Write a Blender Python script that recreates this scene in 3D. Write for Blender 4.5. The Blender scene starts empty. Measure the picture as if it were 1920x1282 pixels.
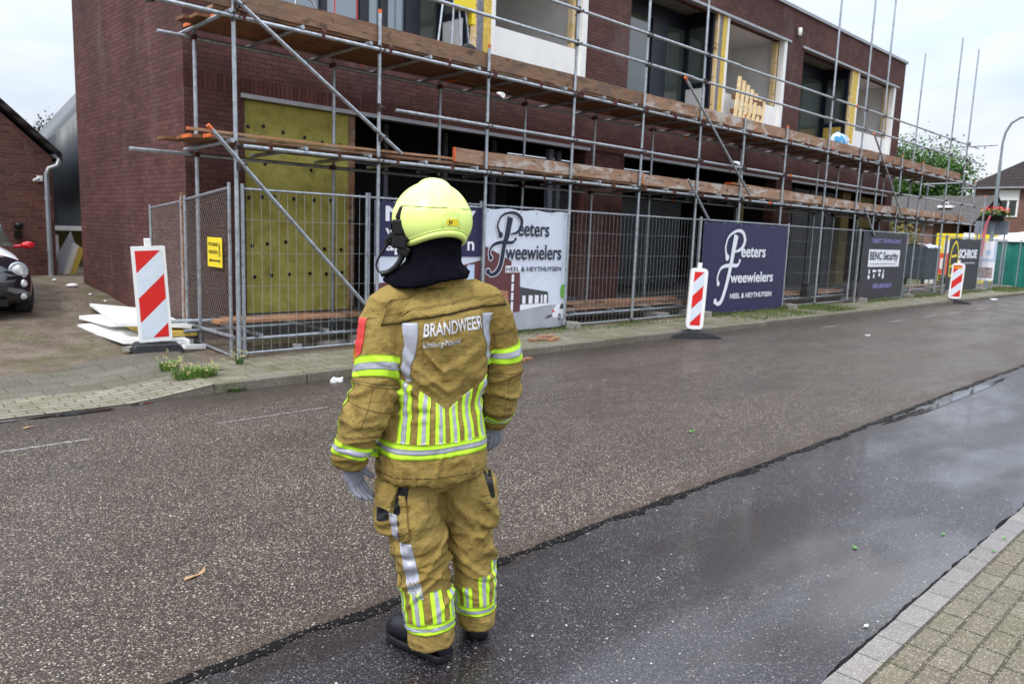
import bpy, bmesh, math, random
import numpy as np
from mathutils import Vector, Matrix, noise
from mathutils.bvhtree import BVHTree
random.seed(7)
S = bpy.context.scene
C = S.collection
PI = math.pi
R = math.radians

# ------------------------------------------------------------------ camera
def cam_basis(yaw, pitch, roll):
    cy, sy = math.cos(yaw), math.sin(yaw)
    f = Vector((sy*math.cos(pitch), cy*math.cos(pitch), -math.sin(pitch)))
    r = Vector((cy, -sy, 0)); d = f.cross(r)
    c, s = math.cos(roll), math.sin(roll)
    return c*r+s*d, -s*r+c*d, f
cam = bpy.data.cameras.new('camera'); camo = bpy.data.objects.new('camera', cam); C.objects.link(camo)
_r, _d, _f = cam_basis(R(44.35), R(8.2), R(-2.09))
camo.matrix_world = Matrix(((_r.x, -_d.x, -_f.x, 0), (_r.y, -_d.y, -_f.y, 0), (_r.z, -_d.z, -_f.z, 1.65), (0, 0, 0, 1)))
cam.sensor_width = 36; cam.lens = 36*1430/1920; cam.clip_start = .05; cam.clip_end = 3000
cam.dof.use_dof = True; cam.dof.focus_distance = 2.95; cam.dof.aperture_fstop = 6.3
S.camera = camo
# ------------------------------------------------------------------ sky and sun (overcast)
SUN_EL, SUN_AZ = R(52), R(262)          # azimuth measured from +Y towards +X
W = bpy.data.worlds.new('World'); S.world = W; W.use_nodes = True
wt = W.node_tree; wt.nodes.clear()
def wn(t): return wt.nodes.new(t)
sky = wn('ShaderNodeTexSky'); sky.sky_type = 'NISHITA'; sky.sun_disc = False
sky.sun_elevation = SUN_EL; sky.sun_rotation = SUN_AZ; sky.dust_density = 2.5; sky.air_density = 1.0
b1 = wn('ShaderNodeBackground'); b1.inputs['Strength'].default_value = .08
wt.links.new(sky.outputs[0], b1.inputs['Color'])
tc = wn('ShaderNodeTexCoord'); mp = wn('ShaderNodeMapping'); mp.inputs['Scale'].default_value = (1.2, 1.2, 3.2)
mp.inputs['Location'].default_value = (.35, .1, .2)
wt.links.new(tc.outputs['Generated'], mp.inputs['Vector'])
nz = wn('ShaderNodeTexNoise'); nz.inputs['Scale'].default_value = 1.7; nz.inputs['Detail'].default_value = 6; nz.inputs['Roughness'].default_value = .5
wt.links.new(mp.outputs[0], nz.inputs['Vector'])
rp = wn('ShaderNodeValToRGB'); rp.color_ramp.elements[0].position = .42; rp.color_ramp.elements[0].color = (.66, .75, .90, 1)
rp.color_ramp.elements[1].position = .58; rp.color_ramp.elements[1].color = (.97, 1.0, 1.05, 1)
wt.links.new(nz.outputs['Fac'], rp.inputs['Fac'])
b2 = wn('ShaderNodeBackground'); wt.links.new(rp.outputs[0], b2.inputs['Color'])
# overcast sky: zenith about three times as bright as the horizon
sx = wn('ShaderNodeSeparateXYZ'); wt.links.new(tc.outputs['Generated'], sx.inputs[0])
mr = wn('ShaderNodeMapRange'); wt.links.new(sx.outputs['Z'], mr.inputs[0])
for i_, v_ in ((1, .10), (2, .9), (3, .76), (4, 2.5)): mr.inputs[i_].default_value = v_
wt.links.new(mr.outputs[0], b2.inputs['Strength'])
mx = wn('ShaderNodeMixShader'); mx.inputs[0].default_value = .90
wt.links.new(b1.outputs[0], mx.inputs[1]); wt.links.new(b2.outputs[0], mx.inputs[2])
wo = wn('ShaderNodeOutputWorld'); wt.links.new(mx.outputs[0], wo.inputs[0])
sl = bpy.data.lights.new('sun', 'SUN'); sl.energy = 1.5; sl.angle = R(10); sl.color = (1, .965, .91)
so = bpy.data.objects.new('sun', sl); C.objects.link(so)
sd = Vector((math.sin(SUN_AZ)*math.cos(SUN_EL), math.cos(SUN_AZ)*math.cos(SUN_EL), math.sin(SUN_EL)))
so.rotation_euler = sd.to_track_quat('Z', 'Y').to_euler()
S.view_settings.view_transform = 'Standard'; S.view_settings.look = 'None'
S.view_settings.exposure = 0.45; S.view_settings.gamma = 1; S.view_settings.use_curve_mapping = False

# ------------------------------------------------------------------ materials
def lin(r, g, b):
    return tuple(((c/255)/12.92 if c/255 <= .04045 else (((c/255)+.055)/1.055)**2.4) for c in (r, g, b))+(1,)
class NT:
    def __init__(s, name, rough=.6, metal=0, spec=.5):
        s.m = bpy.data.materials.new(name); s.m.use_nodes = True; s.t = s.m.node_tree
        s.b = s.t.nodes['Principled BSDF']; s.b.inputs['Roughness'].default_value = rough
        s.b.inputs['Metallic'].default_value = metal; s.b.inputs['Specular IOR Level'].default_value = spec
        s._p = None
        if rough >= .75 and spec == .5: s.b.inputs['Specular IOR Level'].default_value = .22
    def n(s, t, **k):
        x = s.t.nodes.new(t)
        for a, v in k.items(): setattr(x, a, v)
        return x
    def l(s, a, b): s.t.links.new(a, b)
    def pos(s):
        if not s._p: s._p = s.n('ShaderNodeTexCoord').outputs['Object']
        return s._p
    def wpos(s): return s.n('ShaderNodeNewGeometry').outputs['Position']
    def map(s, scale=(1, 1, 1), src=None, rot=(0, 0, 0), loc=(0, 0, 0)):
        m = s.n('ShaderNodeMapping'); m.inputs['Scale'].default_value = scale; m.inputs['Rotation'].default_value = rot
        m.inputs['Location'].default_value = loc
        s.l(src or s.pos(), m.inputs['Vector']); return m.outputs[0]
    def noise(s, scale, detail=4, rough=.55, src=None, out='Fac', dist=0):
        x = s.n('ShaderNodeTexNoise'); x.inputs['Scale'].default_value = scale; x.inputs['Detail'].default_value = detail
        x.inputs['Roughness'].default_value = rough; x.inputs['Distortion'].default_value = dist
        s.l(src or s.pos(), x.inputs['Vector']); return x.outputs[out]
    def voro(s, scale, src=None, out='Distance', feat='F1', rnd=1):
        x = s.n('ShaderNodeTexVoronoi'); x.feature = feat; x.inputs['Scale'].default_value = scale
        x.inputs['Randomness'].default_value = rnd
        s.l(src or s.pos(), x.inputs['Vector']); return x.outputs[out]
    def ramp(s, fac, stops, interp='LINEAR'):
        x = s.n('ShaderNodeValToRGB'); cr = x.color_ramp; cr.interpolation = interp
        while len(cr.elements) < len(stops): cr.elements.new(.5)
        for e, (p, c) in zip(cr.elements, stops):
            e.position = p; e.color = c if len(c) == 4 else tuple(c)+(1,)
        s.l(fac, x.inputs['Fac']); return x.outputs['Color']
    def mix(s, fac, a, b, mode='MIX'):
        x = s.n('ShaderNodeMix'); x.data_type = 'RGBA'; x.blend_type = mode
        for v, i in ((fac, 0), (a, 6), (b, 7)):
            if hasattr(v, 'is_output'): s.l(v, x.inputs[i])
            else: x.inputs[i].default_value = v
        return x.outputs[2]
    def math(s, op, a, b=0, c=None):
        x = s.n('ShaderNodeMath'); x.operation = op
        for v, i in ((a, 0), (b, 1), (c, 2)):
            if v is None: continue
            if hasattr(v, 'is_output'): s.l(v, x.inputs[i])
            else: x.inputs[i].default_value = v
        return x.outputs[0]
    def col(s, c):
        if hasattr(c, 'is_output'): s.l(c, s.b.inputs['Base Color'])
        else: s.b.inputs['Base Color'].default_value = c
        return s
    def rough(s, c): s.l(c, s.b.inputs['Roughness']); return s
    def bump(s, h, strength=.5, dist=.01):
        x = s.n('ShaderNodeBump'); x.inputs['Strength'].default_value = strength; x.inputs['Distance'].default_value = dist
        s.l(h, x.inputs['Height']); 
        if s.b.inputs['Normal'].is_linked: s.l(s.b.inputs['Normal'].links[0].from_socket, x.inputs['Normal'])
        s.l(x.outputs[0], s.b.inputs['Normal']); return s
def k(v, a=1): return (v, v, v, a)
def g3(r, g, b): return (r, g, b, 1)
MATS = {}
def simple(name, c, rough=.6, metal=0, var=.15, scale=6, bump=0, bscale=60, spec=.5):
    """plain paint / plastic / cloth colour with slight dirt and unevenness"""
    if name in MATS: return MATS[name]
    t = NT(name, rough, metal, spec)
    f = t.noise(scale, 5, .6)
    lo = tuple(x*(1-var) for x in c[:3])+(1,); hi = tuple(min(1, x*(1+var)) for x in c[:3])+(1,)
    t.col(t.ramp(f, [(.3, lo), (.7, hi)]))
    t.rough(t.math('MULTIPLY_ADD', t.noise(scale*2.3, 3), .25, rough-.12))
    if bump: t.bump(t.noise(bscale, 3), bump, .004)
    MATS[name] = t.m; return t.m
def brick_mat(name, c1, c2, mortar, bw=.22, bh=.0625, ms=.006, flip=False, rough=.85, soldier=False):
    t = NT(name, rough); P = t.wpos()
    sp = t.n('ShaderNodeSeparateXYZ'); t.l(P, sp.inputs[0])
    g = t.n('ShaderNodeNewGeometry'); sn = t.n('ShaderNodeSeparateXYZ'); t.l(g.outputs['True Normal'], sn.inputs[0])
    isx = t.math('GREATER_THAN', t.math('ABSOLUTE', sn.outputs[0]), .5)
    u = t.math('ADD', t.math('MULTIPLY', sp.outputs[1], isx), t.math('MULTIPLY', sp.outputs[0], t.math('SUBTRACT', 1, isx)))
    cb = t.n('ShaderNodeCombineXYZ')
    t.l(sp.outputs[2] if soldier else u, cb.inputs[0]); t.l(u if soldier else sp.outputs[2], cb.inputs[1])
    wob = t.noise(1.3, 3, src=P)
    br = t.n('ShaderNodeTexBrick'); t.l(cb.outputs[0], br.inputs['Vector'])
    br.offset = 0 if soldier else .5
    br.inputs['Scale'].default_value = 1; br.inputs['Brick Width'].default_value = bw; br.inputs['Row Height'].default_value = bh
    br.inputs['Mortar Size'].default_value = ms; br.inputs['Mortar Smooth'].default_value = .3; br.inputs['Bias'].default_value = 0
    br.inputs['Color1'].default_value = c1; br.inputs['Color2'].default_value = c2; br.inputs['Mortar'].default_value = mortar
    c = t.mix(.55, br.outputs['Color'], t.ramp(wob, [(.3, k(.35)), (.7, k(.75))]), 'OVERLAY')
    st = t.noise(30, 4, src=P)
    c = t.mix(.5, c, t.ramp(st, [(.3, k(.25)), (.7, k(.8))]), 'OVERLAY')
    dm = t.noise(.5, 4, src=P)
    c = t.mix(t.ramp(dm, [(.45, k(0)), (.75, k(.35))]), c, mortar)
    ef = t.noise(1.1, 6, .7, src=t.map((1, 1, .35), P, loc=(7, 3, 0))); c = t.mix(t.ramp(ef, [(.56, k(0)), (.74, k(.22))]), c, g3(.30, .26, .24))
    t.col(c); t.bump(t.math('MULTIPLY_ADD', st, .35, t.math('SUBTRACT', 1, br.outputs['Fac'])), .7, .006)
    return t.m

M = {}
M['brick'] = brick_mat('dark_brick', g3(.074, .030, .027), g3(.108, .045, .040), g3(.040, .026, .025))
M['brick_soldier'] = brick_mat('dark_brick_soldier', g3(.065, .022, .020), g3(.105, .038, .033), g3(.022, .014, .013), soldier=True)
M['brick_red'] = brick_mat('house_brick', g3(.085, .030, .024), g3(.145, .055, .042), g3(.10, .08, .07))
M['brick_far'] = brick_mat('far_brick', g3(.14, .065, .05), g3(.21, .105, .085), g3(.17, .14, .12))
def asphalt(name, dark, mid_c, light, bump, rlo, rhi, wet, speck, seam):
    t = NT(name, .5, 0, .35); P = t.wpos()
    big = t.noise(.55, 5, .6, src=P); mid = t.noise(4.5, 4, .6, src=P)
    def vor(sc_):
        v = t.n('ShaderNodeTexVoronoi'); v.inputs['Scale'].default_value = sc_; t.l(P, v.inputs['Vector'])
        q = t.n('ShaderNodeSeparateColor'); t.l(v.outputs['Color'], q.inputs[0]); return v.outputs['Distance'], q
    d1, c1 = vor(150); d2, c2 = vor(92); d3, c3 = vor(60)
    stone = t.ramp(c1.outputs[0], [(0, dark), (.40, mid_c), (.75, tuple(x*1.35 for x in mid_c[:3])+(1,)), (.86, light), (1, light)])
    c = t.mix(t.ramp(d1, [(.38, k(0)), (.62, k(.85))]), stone, tuple(x*.4 for x in dark[:3])+(1,))
    s2 = t.math('MULTIPLY', t.math('GREATER_THAN', c2.outputs[1], speck), t.math('LESS_THAN', d2, .42)); c = t.mix(t.math('MULTIPLY', s2, .85), c, t.mix(c2.outputs[2], light, g3(.48, .42, .35)))
    s3 = t.math('MULTIPLY', t.math('GREATER_THAN', c3.outputs[1], 1-(1-speck)*.12), t.math('LESS_THAN', d3, .33)); c = t.mix(s3, c, g3(.50, .47, .42))
    s4 = t.math('MULTIPLY', t.math('LESS_THAN', c2.outputs[0], .22), t.math('LESS_THAN', d2, .5)); c = t.mix(t.math('MULTIPLY', s4, .6), c, tuple(x*.35 for x in dark[:3])+(1,))
    c = t.mix(.4, c, t.ramp(big, [(.3, k(.34)), (.72, k(.62))]), 'OVERLAY'); c = t.mix(.35, c, t.ramp(mid, [(.3, k(.35)), (.7, k(.65))]), 'OVERLAY')
    tr_ = t.noise(1, 4, .55, src=t.map((.10, 2.1, 1), P, loc=(0, .4, 0))); c = t.mix(.45, c, t.ramp(tr_, [(.3, k(.36)), (.7, k(.62))]), 'OVERLAY')
    sy_ = t.n('ShaderNodeSeparateXYZ'); t.l(P, sy_.inputs[0])
    if seam:      # rusty grime along the broken edge
        c = t.mix(t.ramp(t.math('MULTIPLY', t.math('ADD', sy_.outputs[1], t.math('MULTIPLY', big, .9)), .1), [(.685, k(0)), (.745, k(.7))]), c, g3(.030, .021, .015))
        e_ = t.math('ADD', sy_.outputs[1], t.math('MULTIPLY', mid, .35)); c = t.mix(t.ramp(t.math('MULTIPLY', e_, .2), [(.560, k(.75)), (.590, k(0))]), c, g3(.050, .030, .018))
    else:
        c = t.mix(t.ramp(t.noise(1.25, 5, .6, src=t.map((.5, 1.5, 1), P)), [(.40, k(.8)), (.52, k(0))]), c, g3(.016, .010, .009))
    t.col(c)
    wm = t.ramp(t.noise(.8, 5, .55, src=t.map((.7, 1.5, 1), P, loc=(3.1, 1.7, 0))), [(.42, k(0)), (.60, k(1))])
    t.l(t.math('MULTIPLY_ADD', wm, rlo-rhi, rhi), t.b.inputs['Roughness'])
    t.l(t.math('MULTIPLY', t.math('MULTIPLY_ADD', wm, .75, .25), wet), t.b.inputs['Coat Weight']); t.b.inputs['Coat Roughness'].default_value = .10; t.b.inputs['Coat IOR'].default_value = 1.33
    t.bump(t.math('MULTIPLY_ADD', d1, -1, t.math('MULTIPLY', c1.outputs[0], .5)), bump, .004)
    return t.m
M['asphalt_main'] = asphalt('asphalt_main', g3(.036, .026, .020), g3(.080, .059, .046), g3(.29, .228, .178), .9, .35, .6, .10, .80, True)
M['asphalt_wet'] = asphalt('asphalt_wet', g3(.018, .016, .019), g3(.040, .036, .042), g3(.12, .11, .11), .35, .18, .42, .85, .93, False)
def pavers(name, w, h, off, ca, cb, mortar, ms=.008, moss=.3, rot=0, rough=.8, spk=1, loc=(0, 0, 0)):
    t = NT(name, rough); P = t.wpos()
    br = t.n('ShaderNodeTexBrick'); br.offset = off
    wn_ = t.noise(7, 3, src=P, out='Color'); 
    vm = t.n('ShaderNodeVectorMath'); vm.operation = 'MULTIPLY_ADD'; t.l(wn_, vm.inputs[0]); vm.inputs[1].default_value = (.014, .014, 0)
    t.l(t.map((1, 1, 1), P, rot=(0, 0, rot), loc=loc), vm.inputs[2]); t.l(vm.outputs[0], br.inputs['Vector'])
    br.inputs['Scale'].default_value = 1; br.inputs['Brick Width'].default_value = w; br.inputs['Row Height'].default_value = h
    br.inputs['Mortar Size'].default_value = ms; br.inputs['Mortar Smooth'].default_value = .35; br.inputs['Bias'].default_value = 0
    br.inputs['Color1'].default_value = ca; br.inputs['Color2'].default_value = cb; br.inputs['Mortar'].default_value = mortar
    sp = t.noise(160, 3, .6, src=P)
    c = t.mix(.75*spk, br.outputs['Color'], t.ramp(sp, [(.3, k(.12)), (.7, k(.88))]), 'OVERLAY')
    v2 = t.n('ShaderNodeTexVoronoi'); v2.inputs['Scale'].default_value = 190; t.l(P, v2.inputs['Vector'])
    s2 = t.n('ShaderNodeSeparateColor'); t.l(v2.outputs['Color'], s2.inputs[0])
    c = t.mix(t.math('MULTIPLY', t.math('GREATER_THAN', s2.outputs[0], .90), .5), c, g3(.42, .39, .32))
    c = t.mix(.5, c, t.ramp(t.noise(1.1, 5, .6, src=P), [(.3, k(.33)), (.7, k(.66))]), 'OVERLAY')
    ms_ = t.math('MULTIPLY', t.ramp(t.noise(2.3, 6, .7, src=P), [(.45, k(0)), (.72, k(1))]), moss)
    c = t.mix(ms_, c, g3(.075, .085, .025))
    t.col(c)
    t.l(t.ramp(t.noise(.8, 4, src=P), [(.35, k(.85)), (.65, k(rough-.25))]), t.b.inputs['Roughness'])
    t.bump(t.math('MULTIPLY_ADD', sp, .25, t.math('SUBTRACT', 1, br.outputs['Fac'])), .6, .006)
    return t.m
M['paver_near'] = pavers('brick_pavers', .215, .107, .5, g3(.115, .098, .070), g3(.150, .130, .098), g3(.055, .045, .032), moss=.25)
M['gutter'] = pavers('gutter_slabs', .30, .30, 0, g3(.17, .155, .15), g3(.235, .21, .20), g3(.07, .06, .055), ms=.006, moss=.05, rough=.5, spk=.5)
M['paver_entry'] = pavers('entry_pavers', .21, .105, .5, g3(.175, .16, .125), g3(.235, .215, .17), g3(.07, .06, .035), moss=.6)
M['slab_walk'] = pavers('pavement_slabs', .50, .30, .5, g3(.090, .082, .068), g3(.118, .107, .088), g3(.05, .04, .03), ms=.007, moss=.5, spk=.55)
M['kerb'] = pavers('kerb_concrete', 1.0, 4, 0, g3(.12, .105, .085), g3(.15, .135, .11), g3(.035, .03, .025), moss=.65)
def soil():
    t = NT('bare_soil', .95); P = t.wpos()
    c = t.ramp(t.noise(3.2, 8, .7, src=P), [(.25, g3(.075, .055, .038)), (.5, g3(.145, .115, .085)), (.75, g3(.23, .195, .155))])
    c = t.mix(t.ramp(t.noise(1.3, 6, .7, src=P), [(.52, k(0)), (.7, k(.8))]), c, g3(.085, .10, .03))
    c = t.mix(.6, c, t.ramp(t.noise(70, 4, .7, src=P), [(.3, k(.2)), (.7, k(.8))]), 'OVERLAY')
    t.col(c); t.bump(t.noise(9, 8, .7, src=P), .9, .05); return t.m
M['soil'] = soil()
def grassm():
    t = NT('verge_grass', .9); P = t.wpos()
    c = t.ramp(t.noise(6, 7, .7, src=P), [(.3, g3(.06, .05, .03)), (.5, g3(.09, .085, .035)), (.72, g3(.10, .15, .035))])
    t.col(c); t.bump(t.noise(60, 5, .7, src=P), .8, .02); return t.m
M['verge'] = grassm()
def galv():
    t = NT('galvanised_steel', .38, .75)
    c = t.ramp(t.noise(14, 5, .7), [(.3, g3(.24, .26, .285)), (.5, g3(.38, .41, .445)), (.72, g3(.52, .55, .59))])
    c = t.mix(t.ramp(t.noise(5, 6, .75), [(.56, k(0)), (.68, k(.7))]), c, g3(.22, .17, .13))
    t.col(c); t.l(t.ramp(t.noise(22, 4), [(.3, k(.3)), (.7, k(.55))]), t.b.inputs['Roughness'])
    t.bump(t.noise(90, 3), .15, .002); return t.m
M['galv'] = galv()
M['orange_tip'] = simple('orange_paint', g3(.62, .13, .03), .6, 0, .35, 30)
M['coupler'] = simple('dark_rusty_coupler', g3(.075, .055, .05), .55, .6, .5, 20, .3)
M['rust'] = simple('reddish_coupler', g3(.10, .035, .03), .6, .5, .5, 20, .3)
def wood(name, a, b, c_, stain, dirt=.45, orange=0, axis=0):
    t = NT(name, .8); P = t.pos()
    sc = (1.2, 16, 16) if axis == 0 else (16, 1.2, 16)
    gr = t.noise(3.2, 8, .7, src=t.map(sc, P), dist=.4)
    c = t.ramp(gr, [(.25, a), (.5, b), (.75, c_)])
    st = t.noise(1.9, 7, .65, src=t.map((1, 1, 2.2), P), dist=.6)
    c = t.mix(t.math('MULTIPLY', t.ramp(st, [(.50, k(0)), (.58, k(1))]), dirt), c, stain)
    d2 = t.noise(4.5, 6, .7, src=t.map((1, 1, 2), P, loc=(4, 2, 1)))
    c = t.mix(t.math('MULTIPLY', t.ramp(d2, [(.56, k(0)), (.64, k(1))]), .75), c, g3(.05, .035, .028))
    t.col(c); t.bump(gr, .4, .004); return t.m
M['plank'] = wood('scaffold_plank', g3(.15, .078, .045), g3(.28, .155, .095), g3(.40, .245, .16), g3(.44, .38, .34))
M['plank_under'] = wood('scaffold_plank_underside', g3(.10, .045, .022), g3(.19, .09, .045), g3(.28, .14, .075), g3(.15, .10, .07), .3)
M['toeboard'] = wood('weathered_toeboard', g3(.13, .07, .043), g3(.23, .135, .085), g3(.31, .195, .13), g3(.10, .085, .075), .55)
M['toeboard_pale'] = wood('cement_stained_toeboard', g3(.20, .105, .065), g3(.33, .20, .13), g3(.42, .27, .19), g3(.50, .45, .41), .85)
M['plank_orange'] = wood('new_orange_plank', g3(.24, .105, .05), g3(.36, .18, .095), g3(.46, .27, .16), g3(.40, .30, .22), .45)
M['pine'] = wood('pale_pine', g3(.48, .33, .15), g3(.66, .48, .24), g3(.78, .62, .36), g3(.8, .74, .6), .3)
def wool():
    t = NT('mineral_wool_board', .95); 
    c = t.ramp(t.noise(5, 8, .75), [(.3, g3(.30, .26, .065)), (.5, g3(.43, .385, .10)), (.72, g3(.55, .50, .16))])
    c = t.mix(.6, c, t.ramp(t.noise(120, 4, .7), [(.3, k(.25)), (.7, k(.75))]), 'OVERLAY')
    c = t.mix(t.ramp(t.noise(2.2, 5, .6), [(.58, k(0)), (.7, k(.5))]), c, g3(.15, .12, .05))
    t.col(c); t.bump(t.noise(90, 5, .7), .6, .006); return t.m
M['wool'] = wool(); M['wool_dull'] = simple('brownish_insulation', g3(.15, .115, .045), .95, 0, .3, 5, .4)
M['black'] = simple('black_plastic', g3(.006, .006, .007), .4, 0, .3, 12, .1, 60, .35)
M['dark_rubber'] = simple('recycled_rubber', g3(.035, .036, .04), .75, 0, .3, 14, .5, 80)
M['white_paint'] = simple('white_paint', g3(.78, .78, .77), .4, 0, .05, 5)
M['white_board'] = simple('white_foam_board', g3(.80, .80, .79), .6, 0, .05, 3)
M['navy_frame'] = simple('navy_window_frame', g3(.005, .007, .018), .4, 0, .1, 5)
M['concrete'] = simple('concrete', g3(.25, .235, .21), .9, 0, .3, 5, .5, 40)
M['int_wall'] = simple('interior_plaster', g3(.72, .70, .69), .9, 0, .08, 1.5)
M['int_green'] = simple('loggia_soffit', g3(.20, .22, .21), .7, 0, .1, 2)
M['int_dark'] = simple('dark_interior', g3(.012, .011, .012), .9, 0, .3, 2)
M['int_grey'] = simple('grey_interior', g3(.085, .088, .095), .8, 0, .15, 2)
M['yellow_ins'] = simple('yellow_insulation_edge', g3(.62, .44, .10), .8, 0, .25, 14, .3)
M['grey_ins'] = simple('grey_membrane', g3(.17, .18, .22), .6, 0, .35, 16, .3)
M['steel_lintel'] = simple('grey_steel_lintel', g3(.33, .34, .37), .45, .3, .15, 4)
M['roof_trim'] = simple('zinc_roof_trim', g3(.30, .31, .33), .4, .4, .1, 4)
M['red_refl'] = simple('red_reflective', g3(.62, .015, .012), .35, 0, .06, 8)
M['white_refl'] = simple('white_reflective', g3(.62, .68, .76), .35, 0, .05, 8)
M['yellow'] = simple('yellow_plastic', g3(.80, .62, .02), .45, 0, .06, 6)
def glass(name, tint, rough=.03, trans=.0):
    t = NT(name, rough, 0, .9); t.col(tint); t.b.inputs['Coat Weight'].default_value = .6; t.b.inputs['Coat Roughness'].default_value = .02
    return t.m
M['glass_dark'] = glass('dark_window_glass', g3(.060, .075, .066))
M['glass_sky_paint'] = glass('sky_painted_glass', g3(.22, .28, .34), .02)  # pale blue base colour paints the reflected sky into the panes
def clearglass():
    t = NT('clear_glass', .02); t.b.inputs['Transmission Weight'].default_value = 1; t.b.inputs['IOR'].default_value = 1.3
    t.col(g3(.85, .92, .9)); return t.m
# ------------------------------------------------------------------ mesh helpers
class MB:
    def __init__(s): s.v = []; s.f = []; s.m = []; s.sm = []
    def add(s, vs, fs, mi=0, smooth=False):
        o = len(s.v); s.v += [tuple(x) for x in vs]
        for f in fs: s.f.append(tuple(o+i for i in f)); s.m.append(mi); s.sm.append(smooth)
        return s
    def box(s, x0, x1, y0, y1, z0, z1, mi=0, mat=None):
        vs = [(x, y, z) for z in (z0, z1) for y in (y0, y1) for x in (x0, x1)]
        if mat is not None: vs = [mat @ Vector(v) for v in vs]
        return s.add(vs, [(0, 2, 3, 1), (4, 5, 7, 6), (0, 1, 5, 4), (2, 6, 7, 3), (0, 4, 6, 2), (1, 3, 7, 5)], mi)
    def obox(s, c, sx, sy, sz, rot=(0, 0, 0), mi=0):
        from mathutils import Euler
        mt = Matrix.Translation(c) @ Euler(rot).to_matrix().to_4x4()
        return s.box(-sx/2, sx/2, -sy/2, sy/2, -sz/2, sz/2, mi, mt)
    def tube(s, p0, p1, r=.024, n=10, mi=0, r1=None, caps=True):
        return s.path([p0, p1], r if r1 is None else [r, r1], n, mi, caps)
    def path(s, pts, r=.02, n=8, mi=0, caps=True, sq=None):
        pts = [Vector(p) for p in pts]; N = len(pts)
        rs = r if isinstance(r, (list, tuple)) else [r]*N
        a = None; vs = []
        for i, p in enumerate(pts):
            d = (pts[min(i+1, N-1)]-pts[max(i-1, 0)]).normalized()
            if a is None: a = d.orthogonal().normalized()
            a = (a-d*a.dot(d)); a = a.normalized() if a.length > 1e-6 else d.orthogonal().normalized()
            b = d.cross(a)
            for j in range(n):
                t = 2*PI*j/n; vs.append(p+(a*math.cos(t)+b*math.sin(t))*rs[i])
        fs = [(i*n+j, i*n+(j+1) % n, (i+1)*n+(j+1) % n, (i+1)*n+j) for i in range(N-1) for j in range(n)]
        s.add(vs, fs, mi, n > 5)
        if caps: s.add(vs[:n], [tuple(range(n))[::-1]], mi); s.add(vs[-n:], [tuple(range(n))], mi)
        return s
    def prism(s, poly, y0, y1, mi=0, mat=None, mside=None):
        """polygon in XZ extruded along Y (counter-clockwise seen from -Y)"""
        n = len(poly); vs = [Vector((x, y0, z)) for x, z in poly]+[Vector((x, y1, z)) for x, z in poly]
        if mat is not None: vs = [mat @ v for v in vs]
        s.add(vs, [tuple(range(n)), tuple(range(n, 2*n))[::-1]], mi)
        return s.add(vs, [(i, i+n, (i+1) % n+n, (i+1) % n) for i in range(n)], mi if mside is None else mside)
    def loft(s, rings, mi=0, smooth=True, cap=True, closed=True):
        n = len(rings[0]); vs = [v for r in rings for v in r]; N = len(rings)
        m = n if closed else n-1
        s.add(vs, [(i*n+j, i*n+(j+1) % n, (i+1)*n+(j+1) % n, (i+1)*n+j) for i in range(N-1) for j in range(m)], mi, smooth)
        if cap: s.add(rings[0], [tuple(range(n))[::-1]], mi); s.add(rings[-1], [tuple(range(n))], mi)
        return s
    def lathe(s, prof, c=(0, 0, 0), n=20, mi=0):
        return s.loft([[(c[0]+r*math.cos(2*PI*j/n), c[1]+r*math.sin(2*PI*j/n), c[2]+z) for j in range(n)] for r, z in prof], mi)
    def sphere(s, c, r, n=12, mi=0, sc=(1, 1, 1)):
        return s.loft([[(c[0]+r*sc[0]*math.sin(t)*math.cos(2*PI*j/n), c[1]+r*sc[1]*math.sin(t)*math.sin(2*PI*j/n), c[2]-r*sc[2]*math.cos(t)) for j in range(n)]
                       for t in [max(.02, PI*i/(n//2+2)) for i in range(n//2+2)]+[PI-.02]], mi)
    def build(s, name, mats, parent=None, loc=None, rot=None, bevel=0):
        me = bpy.data.meshes.new(name); 
        me.from_pydata(s.v, [], s.f); 
        if not isinstance(mats, (list, tuple)): mats = [mats]
        for m in mats: me.materials.append(m)
        me.polygons.foreach_set('material_index', s.m); me.polygons.foreach_set('use_smooth', s.sm)
        me.validate(); me.update()
        o = bpy.data.objects.new(name, me); C.objects.link(o)
        if loc is not None: o.location = loc
        if rot is not None: o.rotation_euler = rot
        if parent is not None:
            o.parent = parent
            if loc is None: o.matrix_parent_inverse = parent_inv(parent)
        if bevel:
            b = o.modifiers.new('bevel', 'BEVEL'); b.width = bevel; b.segments = 2; b.limit_method = 'ANGLE'; b.angle_limit = R(35)
        return o
def parent_inv(p):
    return Matrix() if p.type == 'MESH' else Matrix.LocRotScale(p.location, p.rotation_euler, p.scale).inverted()
def tag(o, label, cat, group=None, kind=None):
    if label: o['label'] = label
    if cat: o['category'] = cat
    if group: o['group'] = group
    if kind: o['kind'] = kind
    return o
def thing(name, label, cat, loc=(0, 0, 0), rotz=0, group=None):
    o = bpy.data.objects.new(name, None); C.objects.link(o); o.location = loc; o.rotation_euler = (0, 0, rotz)
    o.empty_display_size = .2
    return tag(o, label, cat, group)
def struct(o): o['kind'] = 'structure'; return o
def copy_tree(o, parent=None, loc=None, label=None, rotz=None):
    c = o.copy(); C.objects.link(c)
    if parent is not None: c.parent = parent
    if loc is not None: c.location = loc
    if rotz is not None: c.rotation_euler = (0, 0, rotz)
    if label: c['label'] = label
    for ch in list(o.children): copy_tree(ch, c)
    return c
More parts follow.
